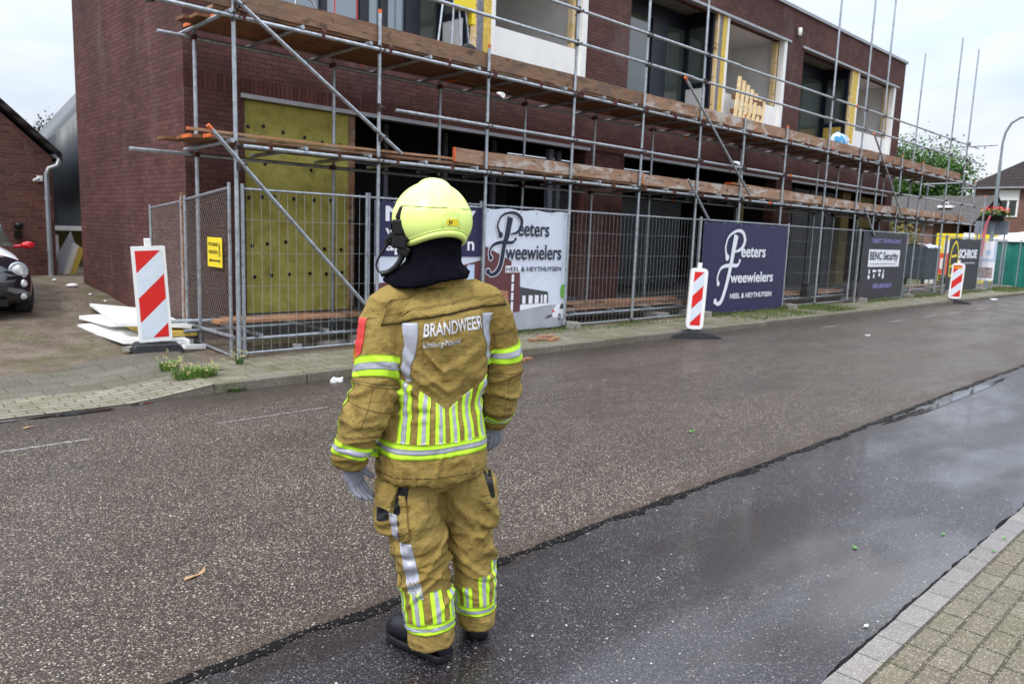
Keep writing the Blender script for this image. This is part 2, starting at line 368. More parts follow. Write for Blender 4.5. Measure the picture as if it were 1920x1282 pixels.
def text_mesh(body, size, mat_, extrude=.0015, bold=0, align='LEFT', shear=0, sx=1, spacing=1):
    """lettering as a mesh object lying in its own XY plane"""
    cu = bpy.data.curves.new('lettering', 'FONT'); cu.body = body; cu.size = size; cu.extrude = extrude; cu.offset = bold
    cu.align_x = align; cu.shear = shear; cu.space_character = spacing; cu.resolution_u = 6
    o = bpy.data.objects.new('lettering', cu); C.objects.link(o)
    bpy.context.view_layer.update()
    dg = bpy.context.evaluated_depsgraph_get(); me = bpy.data.meshes.new_from_object(o.evaluated_get(dg))
    bpy.data.objects.remove(o)
    if sx != 1:
        for v in me.vertices: v.co.x *= sx
    me.materials.clear(); me.materials.append(mat_)
    o = bpy.data.objects.new('lettering', me); C.objects.link(o)
    return o
# ------------------------------------------------------------------ ground, road, pavements
def sheet(name, x0, x1, y0, y1, z, m, nx=1, ny=1, zf=None):
    b = MB(); vs = []
    for j in range(ny+1):
        for i in range(nx+1):
            x = x0+(x1-x0)*i/nx; y = y0+(y1-y0)*j/ny
            vs.append((x, y, z+(zf(x, y) if zf else 0)))
    b.add(vs, [(j*(nx+1)+i, j*(nx+1)+i+1, (j+1)*(nx+1)+i+1, (j+1)*(nx+1)+i) for j in range(ny) for i in range(nx)], 0, zf is not None)
    return struct(b.build(name, m))
sheet('ground', -900, 900, -900, 900, -.06, M['verge'])
def jag(x, a=.012, ph=0): return a*(noise.noise(Vector((x*3.1, ph, 0)))*2+noise.noise(Vector((x*11, ph, 5)))*1.2+noise.noise(Vector((x*35, ph, 9)))*.6)
def strip(name, x0, x1, ya, yb, z, m, step, fa=None, fb=None):
    """long strip along X whose edges ya (near) and yb (far) wander with fa / fb"""
    b = MB(); n = int((x1-x0)/step); vs = []
    for i in range(n+1):
        x = x0+(x1-x0)*i/n
        a, c = ya+(fa(x) if fa else 0), yb+(fb(x) if fb else 0)
        vs += [(x, a, z), (x, c, z)]
    b.add(vs, [(2*i, 2*i+2, 2*i+3, 2*i+1) for i in range(n)])
    return struct(b.build(name, m))
seam_f = lambda x: jag(x, .010, 2)+.015*math.sin(x*.7)
# far lane: older worn asphalt, its broken edge standing a few mm over the newer strip
b = MB(); xs = [-12+.02*i for i in range(int(42/.02))]+[30+i for i in range(0, 131, 2)]
vs = []
for x in xs:
    y = 2.66+seam_f(x); vs += [(x, y-.012, -.011), (x, y, 0), (x, 7.16, 0)]
b.add(vs, [(3*i, 3*i+3, 3*i+4, 3*i+1) for i in range(len(xs)-1)]+[(3*i+1, 3*i+4, 3*i+5, 3*i+2) for i in range(len(xs)-1)])
struct(b.build('road', M['asphalt_main']))
strip('road_edge_strip', -12, 160, 1.06, 2.70, -.008, M['asphalt_wet'], .5)
def tarm():
    t = NT('wet_tar_joint', .6, 0, .12); P = t.wpos()
    t.col(t.ramp(t.noise(25, 5, .7, src=P), [(.35, g3(.003, .003, .003)), (.66, g3(.012, .011, .011)), (.82, g3(.06, .055, .05))]))
    t.l(t.ramp(t.noise(9, 4, src=P), [(.4, k(.45)), (.6, k(.8))]), t.b.inputs['Roughness'])
    t.bump(t.noise(45, 5, .75, src=P), .9, .02); return t.m
M['tar'] = tarm()
strip('road_joint', -6, 60, 2.602, 2.72, -.0045, M['tar'], .015, lambda x: seam_f(x)+jag(x, .022, 7)+.014*noise.noise(Vector((x*70, 1, 4)))+.04*noise.noise(Vector((x*.9, 4, 4))), lambda x: 0)
strip('road_base', -12, 160, .9, 7.3, -.03, M['tar'], 2)
b = MB(); r = random.Random(31)
for i in range(1500):
    x = .2+13*r.random()**1.6; y = 2.64+seam_f(x)+r.gauss(-.01, .05); s_ = r.uniform(.002, .007); z = .001 if y > 2.67+seam_f(x) else -.0035
    b.add([(x-s_, y, z), (x, y-s_*.8, z), (x+s_, y, z), (x, y+s_*.7, z), (x, y, z+s_*.7)], [(0, 1, 4), (1, 2, 4), (2, 3, 4), (3, 0, 4)])
o = b.build('loose_chippings', simple('chippings', g3(.16, .13, .11), .8, 0, .6, 60)); o['kind'] = 'stuff'; o['label'] = 'loose stone chippings along the road joint'; o['category'] = 'gravel'
# near side: gutter bricks and pavement
def gutterm():
    t = pavers('gutter_bricks', .21, .30, 0, g3(.135, .122, .112), g3(.185, .168, .155), g3(.06, .055, .05), ms=.005, moss=.04, rough=.45, spk=.4, loc=(.05, .05, 0)); return t
strip('gutter', -12, 160, .965, 1.07, -.004, gutterm(), .05, None, lambda x: jag(x, .004, 4))
strip('gutter_crack', -12, 60, 1.06, 1.083, -.0062, M['tar'], .02, None, lambda x: jag(x, .010, 11))
sheet('pavement_near', -12, 160, -8, .962, -.002, M['paver_near'])
# far side: kerb, entry to the side yard, footway
b = MB()
for i in range(0, 70):
    x0 = 3.0+i*1.0; b.box(x0, x0+.994, 7.16, 7.29, -.05, .095+.004*math.sin(i*2.3), 0)
kb = struct(b.build('kerb', M['kerb'], bevel=.012))
b = MB(); b.add([(2.3, 7.15, .0), (3.0, 7.155, .0), (3.0, 7.155, .097), (2.3, 7.15, .004)], [(0, 1, 2, 3)], 0)
struct(b.build('kerb_ramp', M['kerb']))
def walkm():
    t = pavers('mossy_footway', .30, .30, .5, g3(.15, .135, .10), g3(.20, .18, .135), g3(.06, .06, .03), ms=.008, moss=.75, spk=.8); return t
sheet('footway', 3.0, 120, 7.29, 8.35, .09, walkm())
sheet('footway_verge', 3.2, 120, 8.35, 10.3, .085, M['soil'], 60, 8, lambda x, y: .012*noise.noise(Vector((x*2, y*2, 1))))
sheet('driveway_entry', -12, 3.0, 7.15, 7.82, .006, M['paver_entry'], 60, 6, lambda x, y: .090*max(0, min(1, (x-2.3)/.7))+.012*max(0,min(1,(y-7.3)/.5)))
sheet('driveway_slabs', -12, 3.4, 7.82, 9.2, .018, M['slab_walk'], 60, 8, lambda x, y: .03*max(0, y-8.6)+.080*max(0, min(1, (x-2.3)/.7)))
def yard(x, y):
    s = max(0, min(1, (y-8.8)/6.0))
    return .02+.05*max(0, min(1, (x-2.4)/.8))*max(0, min(1, (9.6-y)/.5))+.50*(s*s*(3-2*s)*.35+s*.65)+.025*noise.noise(Vector((x*1.1, y*1.1, 0)))+.008*noise.noise(Vector((x*6, y*6, 3)))
sheet('side_yard', -12, 3.90, 8.95, 30, 0, M['soil'], 120, 160, yard)
sheet('back_ground', 3.9, 6, 14.0, 30, .5, M['soil'])
# worn road paint
def paintm():
    t = NT('worn_road_paint', .6); P = t.wpos()
    t.col(t.ramp(t.noise(40, 5, .8, src=P), [(.46, g3(.085, .072, .062)), (.60, g3(.30, .29, .28))])); return t.m
M['paint'] = paintm()
b = MB()
for x0 in (17.5, 19.7, 21.7, 23.9, 26.1, 28.4, 30.6, 32.8, 35, 37.2):
    b.box(x0, x0+.8, 6.06, 6.13, .001, .004)
b.box(2.56, 3.58, 6.03, 6.06, .001, .004); b.box(2.6, 2.7, 6.38, 6.40, .001, .004); b.box(.5, 1.65, 6.13, 6.17, .001, .004); b.box(14.8, 15.5, 6.42, 6.46, .001, .004)
struct(b.build('road_marking', M['paint']))
# standing water
def water():
    t = NT('puddle_water', .04, 0, .6); t.col(g3(.02, .02, .022)); t.bump(t.noise(8, 3, src=t.wpos()), .05, .01); return t.m
M['water'] = water()
def puddle(cx, cy, lx, ly, z, seed, n=48):
    b = MB(); vs = []
    for i in range(n):
        a = 2*PI*i/n; q = 1+.45*noise.noise(Vector((math.cos(a)*1.6, math.sin(a)*1.6, seed)))+.12*noise.noise(Vector((math.cos(a)*7, math.sin(a)*7, seed)))
        vs.append((cx+lx*q*math.cos(a), cy+ly*q*math.sin(a), z))
    b.add(vs, [tuple(range(n))]); return struct(b.build('puddle', M['water']))
puddle(1.75, 7.04, .34, .05, .0075, 1.3); puddle(2.3, 7.08, .10, .02, .0078, 4.1); puddle(1.0, 7.05, .35, .03, .0076, 7)
puddle(9.6, 2.50, 1.9, .04, -.0035, 3.3); puddle(7.9, 2.54, .5, .03, -.0033, 9.3)
# ------------------------------------------------------------------ the brick building under construction
bb = thing('brick_building', 'dark red brick new building behind the scaffold, its bays still unfinished', 'building', (3.88, 10, 0))
D = .34
b = MB()
def wb(x0, x1, z0, z1, y0=10.0, y1=10.0+D): b.box(x0, x1, y0, y1, z0, z1)
wb(3.88, 4.67, -.1, 3.30); wb(11.62, 12.85, -.1, 3.30, 10.02); wb(19.4, 20.3, -.1, 3.30, 10.02); wb(27.0, 27.6, -.1, 3.3)
wb(3.88, 27.6, 3.52, 4.08)
wb(3.88, 4.75, 4.08, 6.80); wb(11.5, 12.78, 4.08, 6.80); wb(19.4, 20.3, 4.08, 6.80); wb(27.0, 27.6, 4.08, 6.80)
wb(3.88, 27.6, 6.80, 7.62)
b.box(3.88, 4.2, 10.34, 14.60, -.1, 7.62); b.box(27.3, 27.6, 10.34, 16, -.1, 7.62); b.box(4.2, 27.6, 14.3, 14.59, 4.0, 7.62)
b.build('wall', M['brick'], bb)
b = MB(); b.box(4.67, 27.0, 10.0, 10.34, 3.30, 3.52); b.box(3.88, 4.67, 10, 10.34, 3.30, 3.52); b.box(27.0, 27.6, 10, 10.34, 3.30, 3.52)
b.build('soldier_course', M['brick_soldier'], bb)
b = MB(); b.box(3.84, 27.66, 9.95, 10.36, 7.62, 7.70); b.box(3.84, 4.24, 10.36, 14.64, 7.62, 7.70); b.build('roof_trim', M['roof_trim'], bb)
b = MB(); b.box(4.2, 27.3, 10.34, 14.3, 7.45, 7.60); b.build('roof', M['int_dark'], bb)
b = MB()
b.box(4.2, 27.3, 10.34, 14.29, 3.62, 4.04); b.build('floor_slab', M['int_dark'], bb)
b = MB(); b.box(4.70, 27.0, 10.05, 14.28, .05, .40); b.build('ground_slab', simple('dusty_slab', g3(.09, .087, .083), .9, 0, .3, 3, .4), bb)
for x0, x1, z in ((4.62, 11.7, 3.27), (12.8, 19.45, 3.27), (20.25, 27.05, 3.27), (4.7, 11.6, 6.77), (12.7, 19.52, 6.77), (20.2, 27.15, 6.77)):
    b = MB(); b.box(x0, x1, 9.965, 10.12, z, z+.055); b.build('lintel', M['steel_lintel'], bb)
# ground floor: insulation board, dark rooms behind
b = MB(); b.box(4.67, 6.32, 10.10, 10.22, .40, 3.262, 0)
for px, pz in [(4.76, 2.92), (4.98, 2.95), (5.27, 2.90), (5.6, 2.87), (5.88, 2.83), (6.17, 2.82), (4.76, 1.98), (4.95, 2.0), (5.13, 2.01), (5.43, 2.0), (5.75, 2.0), (6.02, 2.01), (4.8, 1.33), (5.02, 1.36), (5.3, 1.39), (5.92, 1.3), (6.2, 1.29), (4.83, .9), (5.08, .92), (5.35, .93), (5.68, .94), (5.95, .93), (6.22, .95), (5.0, 2.45), (5.7, 2.42)]:
    b.add([(px+.028*math.cos(2*PI*j/10), 10.094+(.002 if j % 2 else 0), pz+.028*math.sin(2*PI*j/10)) for j in range(10)], [tuple(range(10))], 1)
b.build('insulation_board', [M['wool'], M['black']], bb)
b = MB(); b.box(6.32, 6.42, 10.08, 10.24, .4, 3.262); b.build('wooden_stud', M['plank'], bb)
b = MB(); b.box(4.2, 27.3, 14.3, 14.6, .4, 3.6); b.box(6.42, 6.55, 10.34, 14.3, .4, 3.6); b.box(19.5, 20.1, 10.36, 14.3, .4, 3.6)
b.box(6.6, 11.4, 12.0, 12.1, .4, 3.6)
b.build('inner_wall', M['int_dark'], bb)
b = MB(); b.box(12.9, 18.3, 12.2, 12.3, .4, 2.6); b.build('plaster_wall', M['int_grey'], bb)
b = MB()
for x in (6.95, 8.2, 9.6, 10.9): b.box(x, x+.09, 11.9, 11.99, .4, 3.5)
b.box(6.6, 11.4, 11.88, 11.98, 2.75, 2.85); b.box(11.0, 11.12, 10.4, 10.5, .4, 3.26); b.box(11.35, 11.45, 10.5, 10.6, .4, 3.26)
b.build('door_frame', M['grey_ins'], bb)
b = MB(); b.box(20.6, 24.3, 10.5, 10.58, .4, 3.2); b.build('board_screen', simple('dark_grey_board', g3(.055, .057, .065), .6, 0, .2, 2), bb)
b = MB()
for x in (21.4, 22.5, 23.6): b.box(x, x+.03, 10.48, 10.499, .4, 3.2)
b.build('screen_joint', M['int_dark'], bb)
b = MB(); b.box(18.2, 18.5, 10.4, 10.5, .4, 3.2); b.build('insulation_board', M['wool_dull'], bb)
b = MB(); b.box(24.35, 24.95, 10.3, 10.5, .4, 3.26); b.build('insulation_board', M['wool_dull'], bb)
b = MB(); b.box(25.6, 26.9, 10.35, 10.42, 2.2, 3.2); b.build('insulation_board', M['wool_dull'], bb)
# upper bays
def bay(x0, x1, xp, first):
    # soffit with downlight holes
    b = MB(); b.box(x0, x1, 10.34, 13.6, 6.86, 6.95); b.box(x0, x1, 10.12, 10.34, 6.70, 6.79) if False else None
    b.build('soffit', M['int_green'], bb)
    for i in range(5):
        cx = x0+.5+i*(xp-x0-.8)/4; b = MB(); b.lathe([(.03, 0), (.03, -.006), (.001, -.006)], (cx, 10.45+.25*(i % 2), 6.858), 10)
        b.build('downlight', M['black'], bb)
    # recessed glazing of the loggia
    zt, zb, Y = 6.80, 4.08, 10.86
    f = MB(); posts, wds = first
    for p, w in zip(posts, wds): f.box(p, p+w, Y-.05, Y+.05, zb, zt)
    for q in range(len(posts)-1):
        f.box(posts[q]+wds[q], posts[q+1], Y-.045, Y+.045, zt-.30, zt); f.box(posts[q]+wds[q], posts[q+1], Y-.045, Y+.045, zb, zb+.12)
    w1 = f.build('window', M['navy_frame'], bb)
    for q in range(len(posts)-1):
        g = MB(); g.box(posts[q]+wds[q], posts[q+1], Y+.005, Y+.02, zb+.12, zt-.30)
        g.build('pane', M['glass_sky_paint'] if (x0 < 5 and q < 4) else M['glass_dark'], w1)
    # glazed return wall with white lower panel
    f = MB(); f.box(xp-.06, xp+.02, 10.74, 10.80, zb, zt); f.box(xp-.06, xp+.02, 10.10, 10.20, zb, zt)
    f.box(xp-.058, xp+.018, 10.20, 10.74, 6.52, zt); f.box(xp-.058, xp+.018, 10.20, 10.74, 5.14, 5.26); f.box(xp-.058, xp+.018, 10.20, 10.74, zb, zb+.08)
    w2 = f.build('window', M['navy_frame'], bb)
    g = MB(); g.box(xp-.03, xp-.01, 10.2, 10.74, 5.26, 6.52); g.build('pane', M['glass_dark'], w2)
    g = MB(); g.box(xp-.05, xp-.015, 10.2, 10.74, zb+.08, 5.14); o = g.build('panel', M['yellow_ins'] if x0 > 20 else M['white_board'], w2)
    # insulated jamb edge: pine batten, membrane, yellow insulation
    b = MB(); b.box(xp+.02, xp+.10, 10.03, 10.8, zb, zt); b.build('batten', M['pine'], bb)
    if x0 < 20:
        b = MB(); b.box(xp+.10, xp+.26, 10.05, 10.8, zb, zt); b.build('membrane', M['grey_ins'], bb)
    b = MB(); b.box(xp+(.26 if x0 < 20 else .10), xp+.42, 10.03, 10.8, zb, zt); b.build('insulation_strip', M['yellow_ins'], bb)
    b = MB(); b.box(xp+.42, xp+.50, 10.01, 10.3, zb, zt); b.build('white_trim', M['white_paint'], bb)
    b = MB(); b.box(x1-.17, x1-.02, 10.005, 10.16, zb, zt); b.build('white_trim', M['white_paint'], bb)
    b = MB(); b.box(x1-.26, x1-.17, 10.18, 10.30, zb, 6.75); b.build('jamb', M['pine'], bb)
    # knee panel and the room behind it
    b = MB(); b.box(xp+.50, x1-.17, 10.12, 10.18, zb, 5.12); b.build('knee_panel', M['white_board'], bb)
    b = MB(); b.box(xp+.30, x1, 13.5, 13.6, zb, 6.86); b.box(xp+.30, xp+.42, 10.8, 13.5, zb, 6.86); b.box(x1-.02, x1+.05, 10.35, 13.5, zb, 6.86); b.box(xp+.3, x1, 10.4, 13.5, 4.041, 4.09)
    b.box(xp+.42, x1-.03, 10.36, 13.5, 6.80, 6.855)
    b.build('room', M['int_wall'], bb)
bay(4.75, 11.5, 8.62, ([4.75, 6.27, 6.96, 7.34, 7.84, 8.52], [.12, .11, .17, .15, .30, .2])); bay(12.78, 19.4, 16.02, ([12.78, 14.63, 15.96], [.12, .58, .16])); bay(20.3, 27.0, 23.55, ([20.3, 21.6, 23.40], [.12, .16, .22]))
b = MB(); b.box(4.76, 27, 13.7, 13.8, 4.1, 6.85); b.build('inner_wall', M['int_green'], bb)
b = MB(); b.lathe([(.001, .10), (.045, .10), (.055, .08), (.055, -.08), (.03, -.1), (.001, -.1)], (19.86, 9.94, 7.1), 12); b.build('wall_lamp', M['white_paint'], bb)

# ------------------------------------------------------------------ scaffold
sc = thing('scaffold', 'galvanised tube scaffold with plank decks along the brick facade', 'scaffold', (3.82, 8.4, 0))
rt = .0242
OX = [3.82, 5.70, 7.56, 9.40, 11.24, 13.09, 14.76, 16.57, 18.76, 20.71, 21.97, 23.65, 25.36, 27.71, 29.43, 30.84]
OT = [5.6, 4.33, 4.26, 6.5, 6.6, 7.2, 4.22, 4.22, 7.6, 8.0, 8.6, 4.25, 4.2, 8.25, 8.22, 4.0]
rng = random.Random(3)
def tube(name, p0, p1, tip0=0, tip1=0, r=rt, mid=None):
    b = MB(); p0 = Vector(p0); p1 = Vector(p1); d = (p1-p0).normalized(); a, c = p0.copy(), p1.copy()
    if tip0: a = p0+d*tip0; b.tube(p0, a, r+.0006, 10, 1)
    if tip1: c = p1-d*tip1; b.tube(c, p1, r+.0006, 10, 1)
    b.tube(a, c, r, 10, 0)
    if mid:
        for m_ in mid: q = p0+d*m_; b.tube(q, q+d*.14, r+.001, 10, 1)
    return b.build(name, [M['galv'], M['orange_tip']], sc)
for x, t in zip(OX, OT):
    lx = rng.uniform(-.03, .03); low = t < 5
    tube('standard', (x-lx*.3, 8.4, .06), (x+lx, 8.4, t), 0, .05 if low else 0)
    b = MB(); b.box(x-.075, x+.075, 8.33, 8.47, .085, .10); b.tube((x, 8.4, .1), (x, 8.4, .16), .03); b.build('base_plate', M['coupler'], sc)
for i, x in enumerate(OX[:15]):
    tube('standard', (x, 9.5, .06), (x+rng.uniform(-.02, .02), 9.5, 3.88 if i < 13 else 4.1))
tube('standard', (27.9, 9.6, .1), (28.1, 9.6, 8.0))
tube('standard', (31.4, 9.5, .1), (31.4, 9.5, 3.8)); tube('standard', (32.2, 8.4, .1), (32.2, 8.4, 3.6), 0, .05)
def run(name, y, z, x0, x1, seg=5.5, dz=0, tips=True):
    x = x0; j = 0
    while x < x1-.2:
        e = min(x1, x+seg*rng.uniform(.9, 1.15)); o = .03*(j % 2)
        tube(name, (x, y+o, z+dz*(x-x0)), (e, y+o, z+dz*(e-x0)), .09 if tips and j and rng.random() < .5 else 0, 0); x = e-.15; j += 1
run('ledger', 8.352, 3.84, 2.35, 31.0); run('ledger', 9.548, 3.80, 3.42, 30.2); run('ledger', 8.352, 2.485, 3.88, 31.2)
run('ledger', 9.548, 2.44, 3.07, 30.5); run('ledger', 8.74, .26, 3.95, 30.0); run('ledger', 9.45, .30, 3.6, 30)
run('guard_rail', 8.352, 3.14, 5.93, 31.0, 6); run('guard_rail', 8.352, 4.62, 5.9, 30.9, 6); run('guard_rail', 8.352, 5.11, 8.1, 30.6, 6)
tube('brace', (3.05, 8.29, 4.47), (5.98, 8.29, 2.60)); tube('brace', (3.46, 8.29, 2.66), (5.78, 8.29, .33), .06)
tube('brace', (12.28, 8.29, 4.56), (14.95, 8.29, 2.60), .07); tube('brace', (21.15, 8.29, 4.56), (23.80, 8.29, 2.5), .07)
tube('brace', (12.62, 8.30, 2.75), (13.45, 8.30, 2.02)); tube('brace', (21.0, 8.30, 2.66), (21.9, 8.3, 1.9))
tube('transom', (29.35, 7.5, 5.05), (29.35, 10.3, 5.05)); tube('transom', (3.25, 9.75, .40), (4.2, 9.35, .42))
tube('transom', (3.80, 8.5, .33), (3.80, 9.75, .33))
nt = 0
for lvl, z0, xa in ((0, 3.888, 3.75), (1, 2.532, 3.75)):
    x = xa
    while x < 30.2:
        tube('transom', (x, 8.325, z0), (x+rng.uniform(-.03, .03), 9.78 if lvl == 0 else 9.72, z0-.03)); x += rng.uniform(.85, .98)
for x in [4.2, 5.1, 5.9, 9.9, 11.0, 12.1, 13.2, 18, 20, 22, 24, 26, 28]: tube('transom', (x, 8.62, .31), (x, 9.75, .31))
# couplers: the swivel and right-angle clamps at the crossings
def clamp(b, x, y, z, mi=0, s=1):
    b.tube((x, y-.02, z), (x, y+.03, z), .036*s, 8, mi); b.tube((x-.028*s, y, z), (x+.03*s, y, z), .034*s, 8, mi)
    b.box(x+.018, x+.032, y-.07*s, y-.02, z-.012, z+.012, mi); b.box(x-.04*s, x-.026*s, y-.05, y+.01, z-.05*s, z+.05*s, mi)
n = 0; rest = MB()
nodes = [(x, 8.375, z) for x in OX for z in (3.84, 2.485, 3.14) if not (x < 5 and z == 3.14)]+[(x, 8.375, z) for x, t in zip(OX, OT) if t > 5 for z in (4.62, 5.11) if not (z > 5 and x < 8)]
for q in nodes:
    b = MB(); clamp(b, *q); b.build('coupler', M['coupler'], sc); n += 1
for q in [(3.84, 8.32, 3.97), (5.70, 8.32, 2.78), (3.84, 8.32, 2.28), (5.05, 8.52, 4.9), (2.93, 8.352, 3.84)]:
    b = MB(); clamp(b, *q, s=1.25); b.build('coupler', M['coupler'], sc); n += 1
for lvl, z0 in ((0, 3.86), (1, 2.505)):
    x = 3.9+lvl*.3
    while x < 29.5:
        if n < 98:
            b = MB(); b.tube((x, 8.345, z0+.028), (x, 8.36, z0-.05), .033, 8); b.tube((x-.02, 8.35, z0+.03), (x+.03, 8.35, z0+.03), .03, 8); b.build('coupler', M['rust'], sc); n += 1
        else: rest.tube((x, 8.345, z0+.028), (x, 8.36, z0-.05), .033, 8)
        x += rng.uniform(.85, .98)
for x in OX[:14]:
    for z in (3.80, 2.44): rest.tube((x, 9.47, z), (x, 9.57, z), .036, 8)
o = rest.build('coupler', M['rust'], sc); o['kind'] = 'stuff'
# decks
def plank(name, x0, x1, y0, y1, z, th, m, tips=True, tilt=0, dy=0):
    b = MB(); t = .03 if tips else 0
    w = y1-y0; mt = Matrix.Translation((x0, y0, z)) @ Matrix.Rotation(tilt, 4, 'Y') @ Matrix.Rotation(dy, 4, 'Z'); L = x1-x0
    N = 8; a = [rng.uniform(-.006, .006) for _ in range(N+1)]
    for i in range(N):
        xa = t+(L-2*t)*i/N; xb = t+(L-2*t)*(i+1)/N; za, zb_ = a[i], a[i+1]
        vs = [(xa, 0, za), (xb, 0, zb_), (xb, w, zb_), (xa, w, za), (xa, 0, za+th), (xb, 0, zb_+th), (xb, w, zb_+th), (xa, w, za+th)]
        fs = [(0, 3, 2, 1), (4, 5, 6, 7), (0, 1, 5, 4), (2, 3, 7, 6)]
        if i == 0: fs.append((0, 4, 7, 3))
        if i == N-1: fs.append((1, 2, 6, 5))
        b.add([mt @ Vector(v) for v in vs], fs, 0)
    if t:
        for s, e in ((0, t), (L-t, L)): b.box(s, e, -.001, w+.001, (a[0] if s == 0 else a[N])-.001, (a[0] if s == 0 else a[N])+th+.001, 1, mt)
    return b.build(name, [m, M['orange_tip']], sc)
for lvl, z0, xs_, xe in ((0, 3.914, 3.35, 29.0), (1, 2.558, 3.25, 30.2)):
    for r_ in range(5):
        y0 = 8.47+r_*.232; x = xs_+rng.uniform(0, .5) if lvl or r_ else 3.62
        while x < xe:
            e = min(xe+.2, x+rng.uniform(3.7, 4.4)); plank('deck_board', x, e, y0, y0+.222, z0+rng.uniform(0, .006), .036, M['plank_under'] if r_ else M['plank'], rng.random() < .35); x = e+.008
x = 3.42; j = 0
while x < 28.9:
    e = min(29.1, x+rng.uniform(3.6, 4.6)); plank('toe_board', x, e, 8.43+.004*(j % 2), 8.466+.004*(j % 2), 3.945, .205, M['toeboard'] if j < 1 or j in (1,) else M['toeboard_pale'] if j in (2, 3) else M['plank'], tips=(j > 0 and j % 2 == 0)); x = e+.006; j += 1
x = 6.98; j = 0
while x < 29.8:
    e = min(30, x+rng.uniform(3.6, 4.6)); plank('toe_board', x, e, 8.43+.004*(j % 2), 8.466+.004*(j % 2), 2.592-.02*(j % 2), .19, M['toeboard_pale'] if j < 5 else M['plank'], tips=j == 0); x = e+.006; j += 1
plank('deck_board', 3.30, 7.9, 8.44, 8.47, 2.60, .03, M['plank_orange'], tilt=-.004)
plank('deck_board', 14.6, 20.6, 8.5, 8.7, 2.80, .04, M['plank_orange'], tilt=.010)
plank('low_board', 3.72, 7.9, 8.70, 8.92, .455, .038, M['plank_orange'], False)
plank('low_board', 3.95, 8.1, 9.0, 9.22, .44, .038, M['plank'], False)
for i, (x0, x1, y, z, m) in enumerate([(9.7, 13.6, 8.78, .33, 'plank'), (9.75, 13.5, 9.02, .335, 'plank_under'), (10.1, 13.3, 8.80, .375, 'toeboard'), (11.0, 13.35, 8.85, .415, 'plank_orange'), (9.95, 12.0, 9.05, .40, 'plank_orange'),
        (17.4, 21.5, 8.8, .34, 'toeboard_pale'), (17.6, 21.3, 8.85, .385, 'plank'), (21.9, 26.0, 8.8, .35, 'toeboard_pale'), (26.2, 29.8, 8.8, .35, 'toeboard_pale'), (13.8, 17.2, 8.8, .34, 'plank')]):
    plank('low_board', x0, x1, y, y+.21, z, .036, M[m], False)
b = MB(); b.box(18.75, 19.35, 8.6, 8.78, .30, .62); b.build('bracket_box', M['black'], sc)
# ------------------------------------------------------------------ fence panels, banners
def cr(pts, n=6):
    """smooth curve through 2-D points"""
    P = [pts[0]]+list(pts)+[pts[-1]]; o = []
    for i in range(1, len(P)-2):
        for j in range(n):
            t = j/n; a, b, c, d = P[i-1], P[i], P[i+1], P[i+2]
            o.append(tuple(.5*((2*b[q])+(-a[q]+c[q])*t+(2*a[q]-5*b[q]+4*c[q]-d[q])*t*t+(-a[q]+3*b[q]-3*c[q]+d[q])*t**3) for q in range(len(a))))
    o.append(tuple(P[-2])); return o
def ribbon(b, pts, w, y, mi=0, grow=0, blob=(0, 0)):
    """flat lettering stroke in the XZ plane facing -Y; pts are (x, z), w a list of widths"""
    pw = cr([(p[0], p[1], w_) for p, w_ in zip(pts, w)], 6); L = []
    for i, p in enumerate(pw):
        a = pw[max(i-1, 0)]; c = pw[min(i+1, len(pw)-1)]; dx, dz = c[0]-a[0], c[1]-a[1]; l = math.hypot(dx, dz) or 1
        h = p[2]/2+grow; L.append(((p[0]-dz/l*h, y, p[1]+dx/l*h), (p[0]+dz/l*h, y, p[1]-dx/l*h)))
    vs = [v for q in L for v in q]
    b.add(vs, [(2*i, 2*i+1, 2*i+3, 2*i+2) for i in range(len(L)-1)], mi)
    for e, r_ in ((0, blob[0]), (-1, blob[1])):
        if r_:
            b.add([(pts[e][0]+(r_+grow)*math.cos(2*PI*j/16), y-.0004, pts[e][1]+(r_+grow)*math.sin(2*PI*j/16)) for j in range(16)], [tuple(range(16))], mi)
def fit_text(body, x0, x1, z0, z1, y, mat_, parent, bold=0, name='lettering', shear=0, rotz=0, rz=0):
    o = text_mesh(body, 1, mat_, .002, bold, shear=shear); o.name = name
    xs = [v.co.x for v in o.data.vertices]; ys = [v.co.y for v in o.data.vertices]
    sx = (x1-x0)/(max(xs)-min(xs)); sz = (z1-z0)/(max(ys)-min(ys)); mx_, my = min(xs), min(ys)
    for v in o.data.vertices:
        q = (v.co.x-mx_)*sx; v.co = Vector((x0+q, y-v.co.z*.5, z0+(v.co.y-my)*sz+rz*q))
    o.parent = parent
    if parent is not None: o.matrix_parent_inverse = parent_inv(parent)
    return o
M['wire'] = simple('fence_wire', g3(.42, .44, .46), .4, .5, .2, 10)
def heras(x0, x1, y, label, z0=.13, z1=2.03, lean=0, mesh=True):
    t = thing('mesh_fence', label, 'fence', (x0, y, 0), 0, 'mesh fence panels along the footway')
    zt = z1+.015
    b = MB()
    for x in (x0, x1): b.tube((x, y, .02), (x, y+lean, z1+.05), .021, 10)
    b.tube((x0+.02, y, z0), (x1-.02, y, z0), .015, 8); b.tube((x0+.02, y+lean, zt-.02), (x1-.02, y+lean, zt-.02), .015, 8)
    b.build('frame', M['galv'], t)
    if mesh:
        b = MB(); n = int((x1-x0)/.105)
        for i in range(1, n):
            x = x0+(x1-x0)*i/n; b.path([(x, y-.004, z0-.01), (x+rng.uniform(-.004, .004), y-.006+lean/2, (z0+zt)/2), (x, y-.004+lean, zt+.01)], .0021, 4, 0, False)
        for i in range(1, 5):
            z = z0+(zt-z0)*i/5+.02; b.path([(x0, y, z), ((x0+x1)/2, y+lean/2, z-.008), (x1, y, z)], .0021, 4, 0, False)
        b.build('wire_mesh', M['wire'], t)
    return t
FY = 8.5
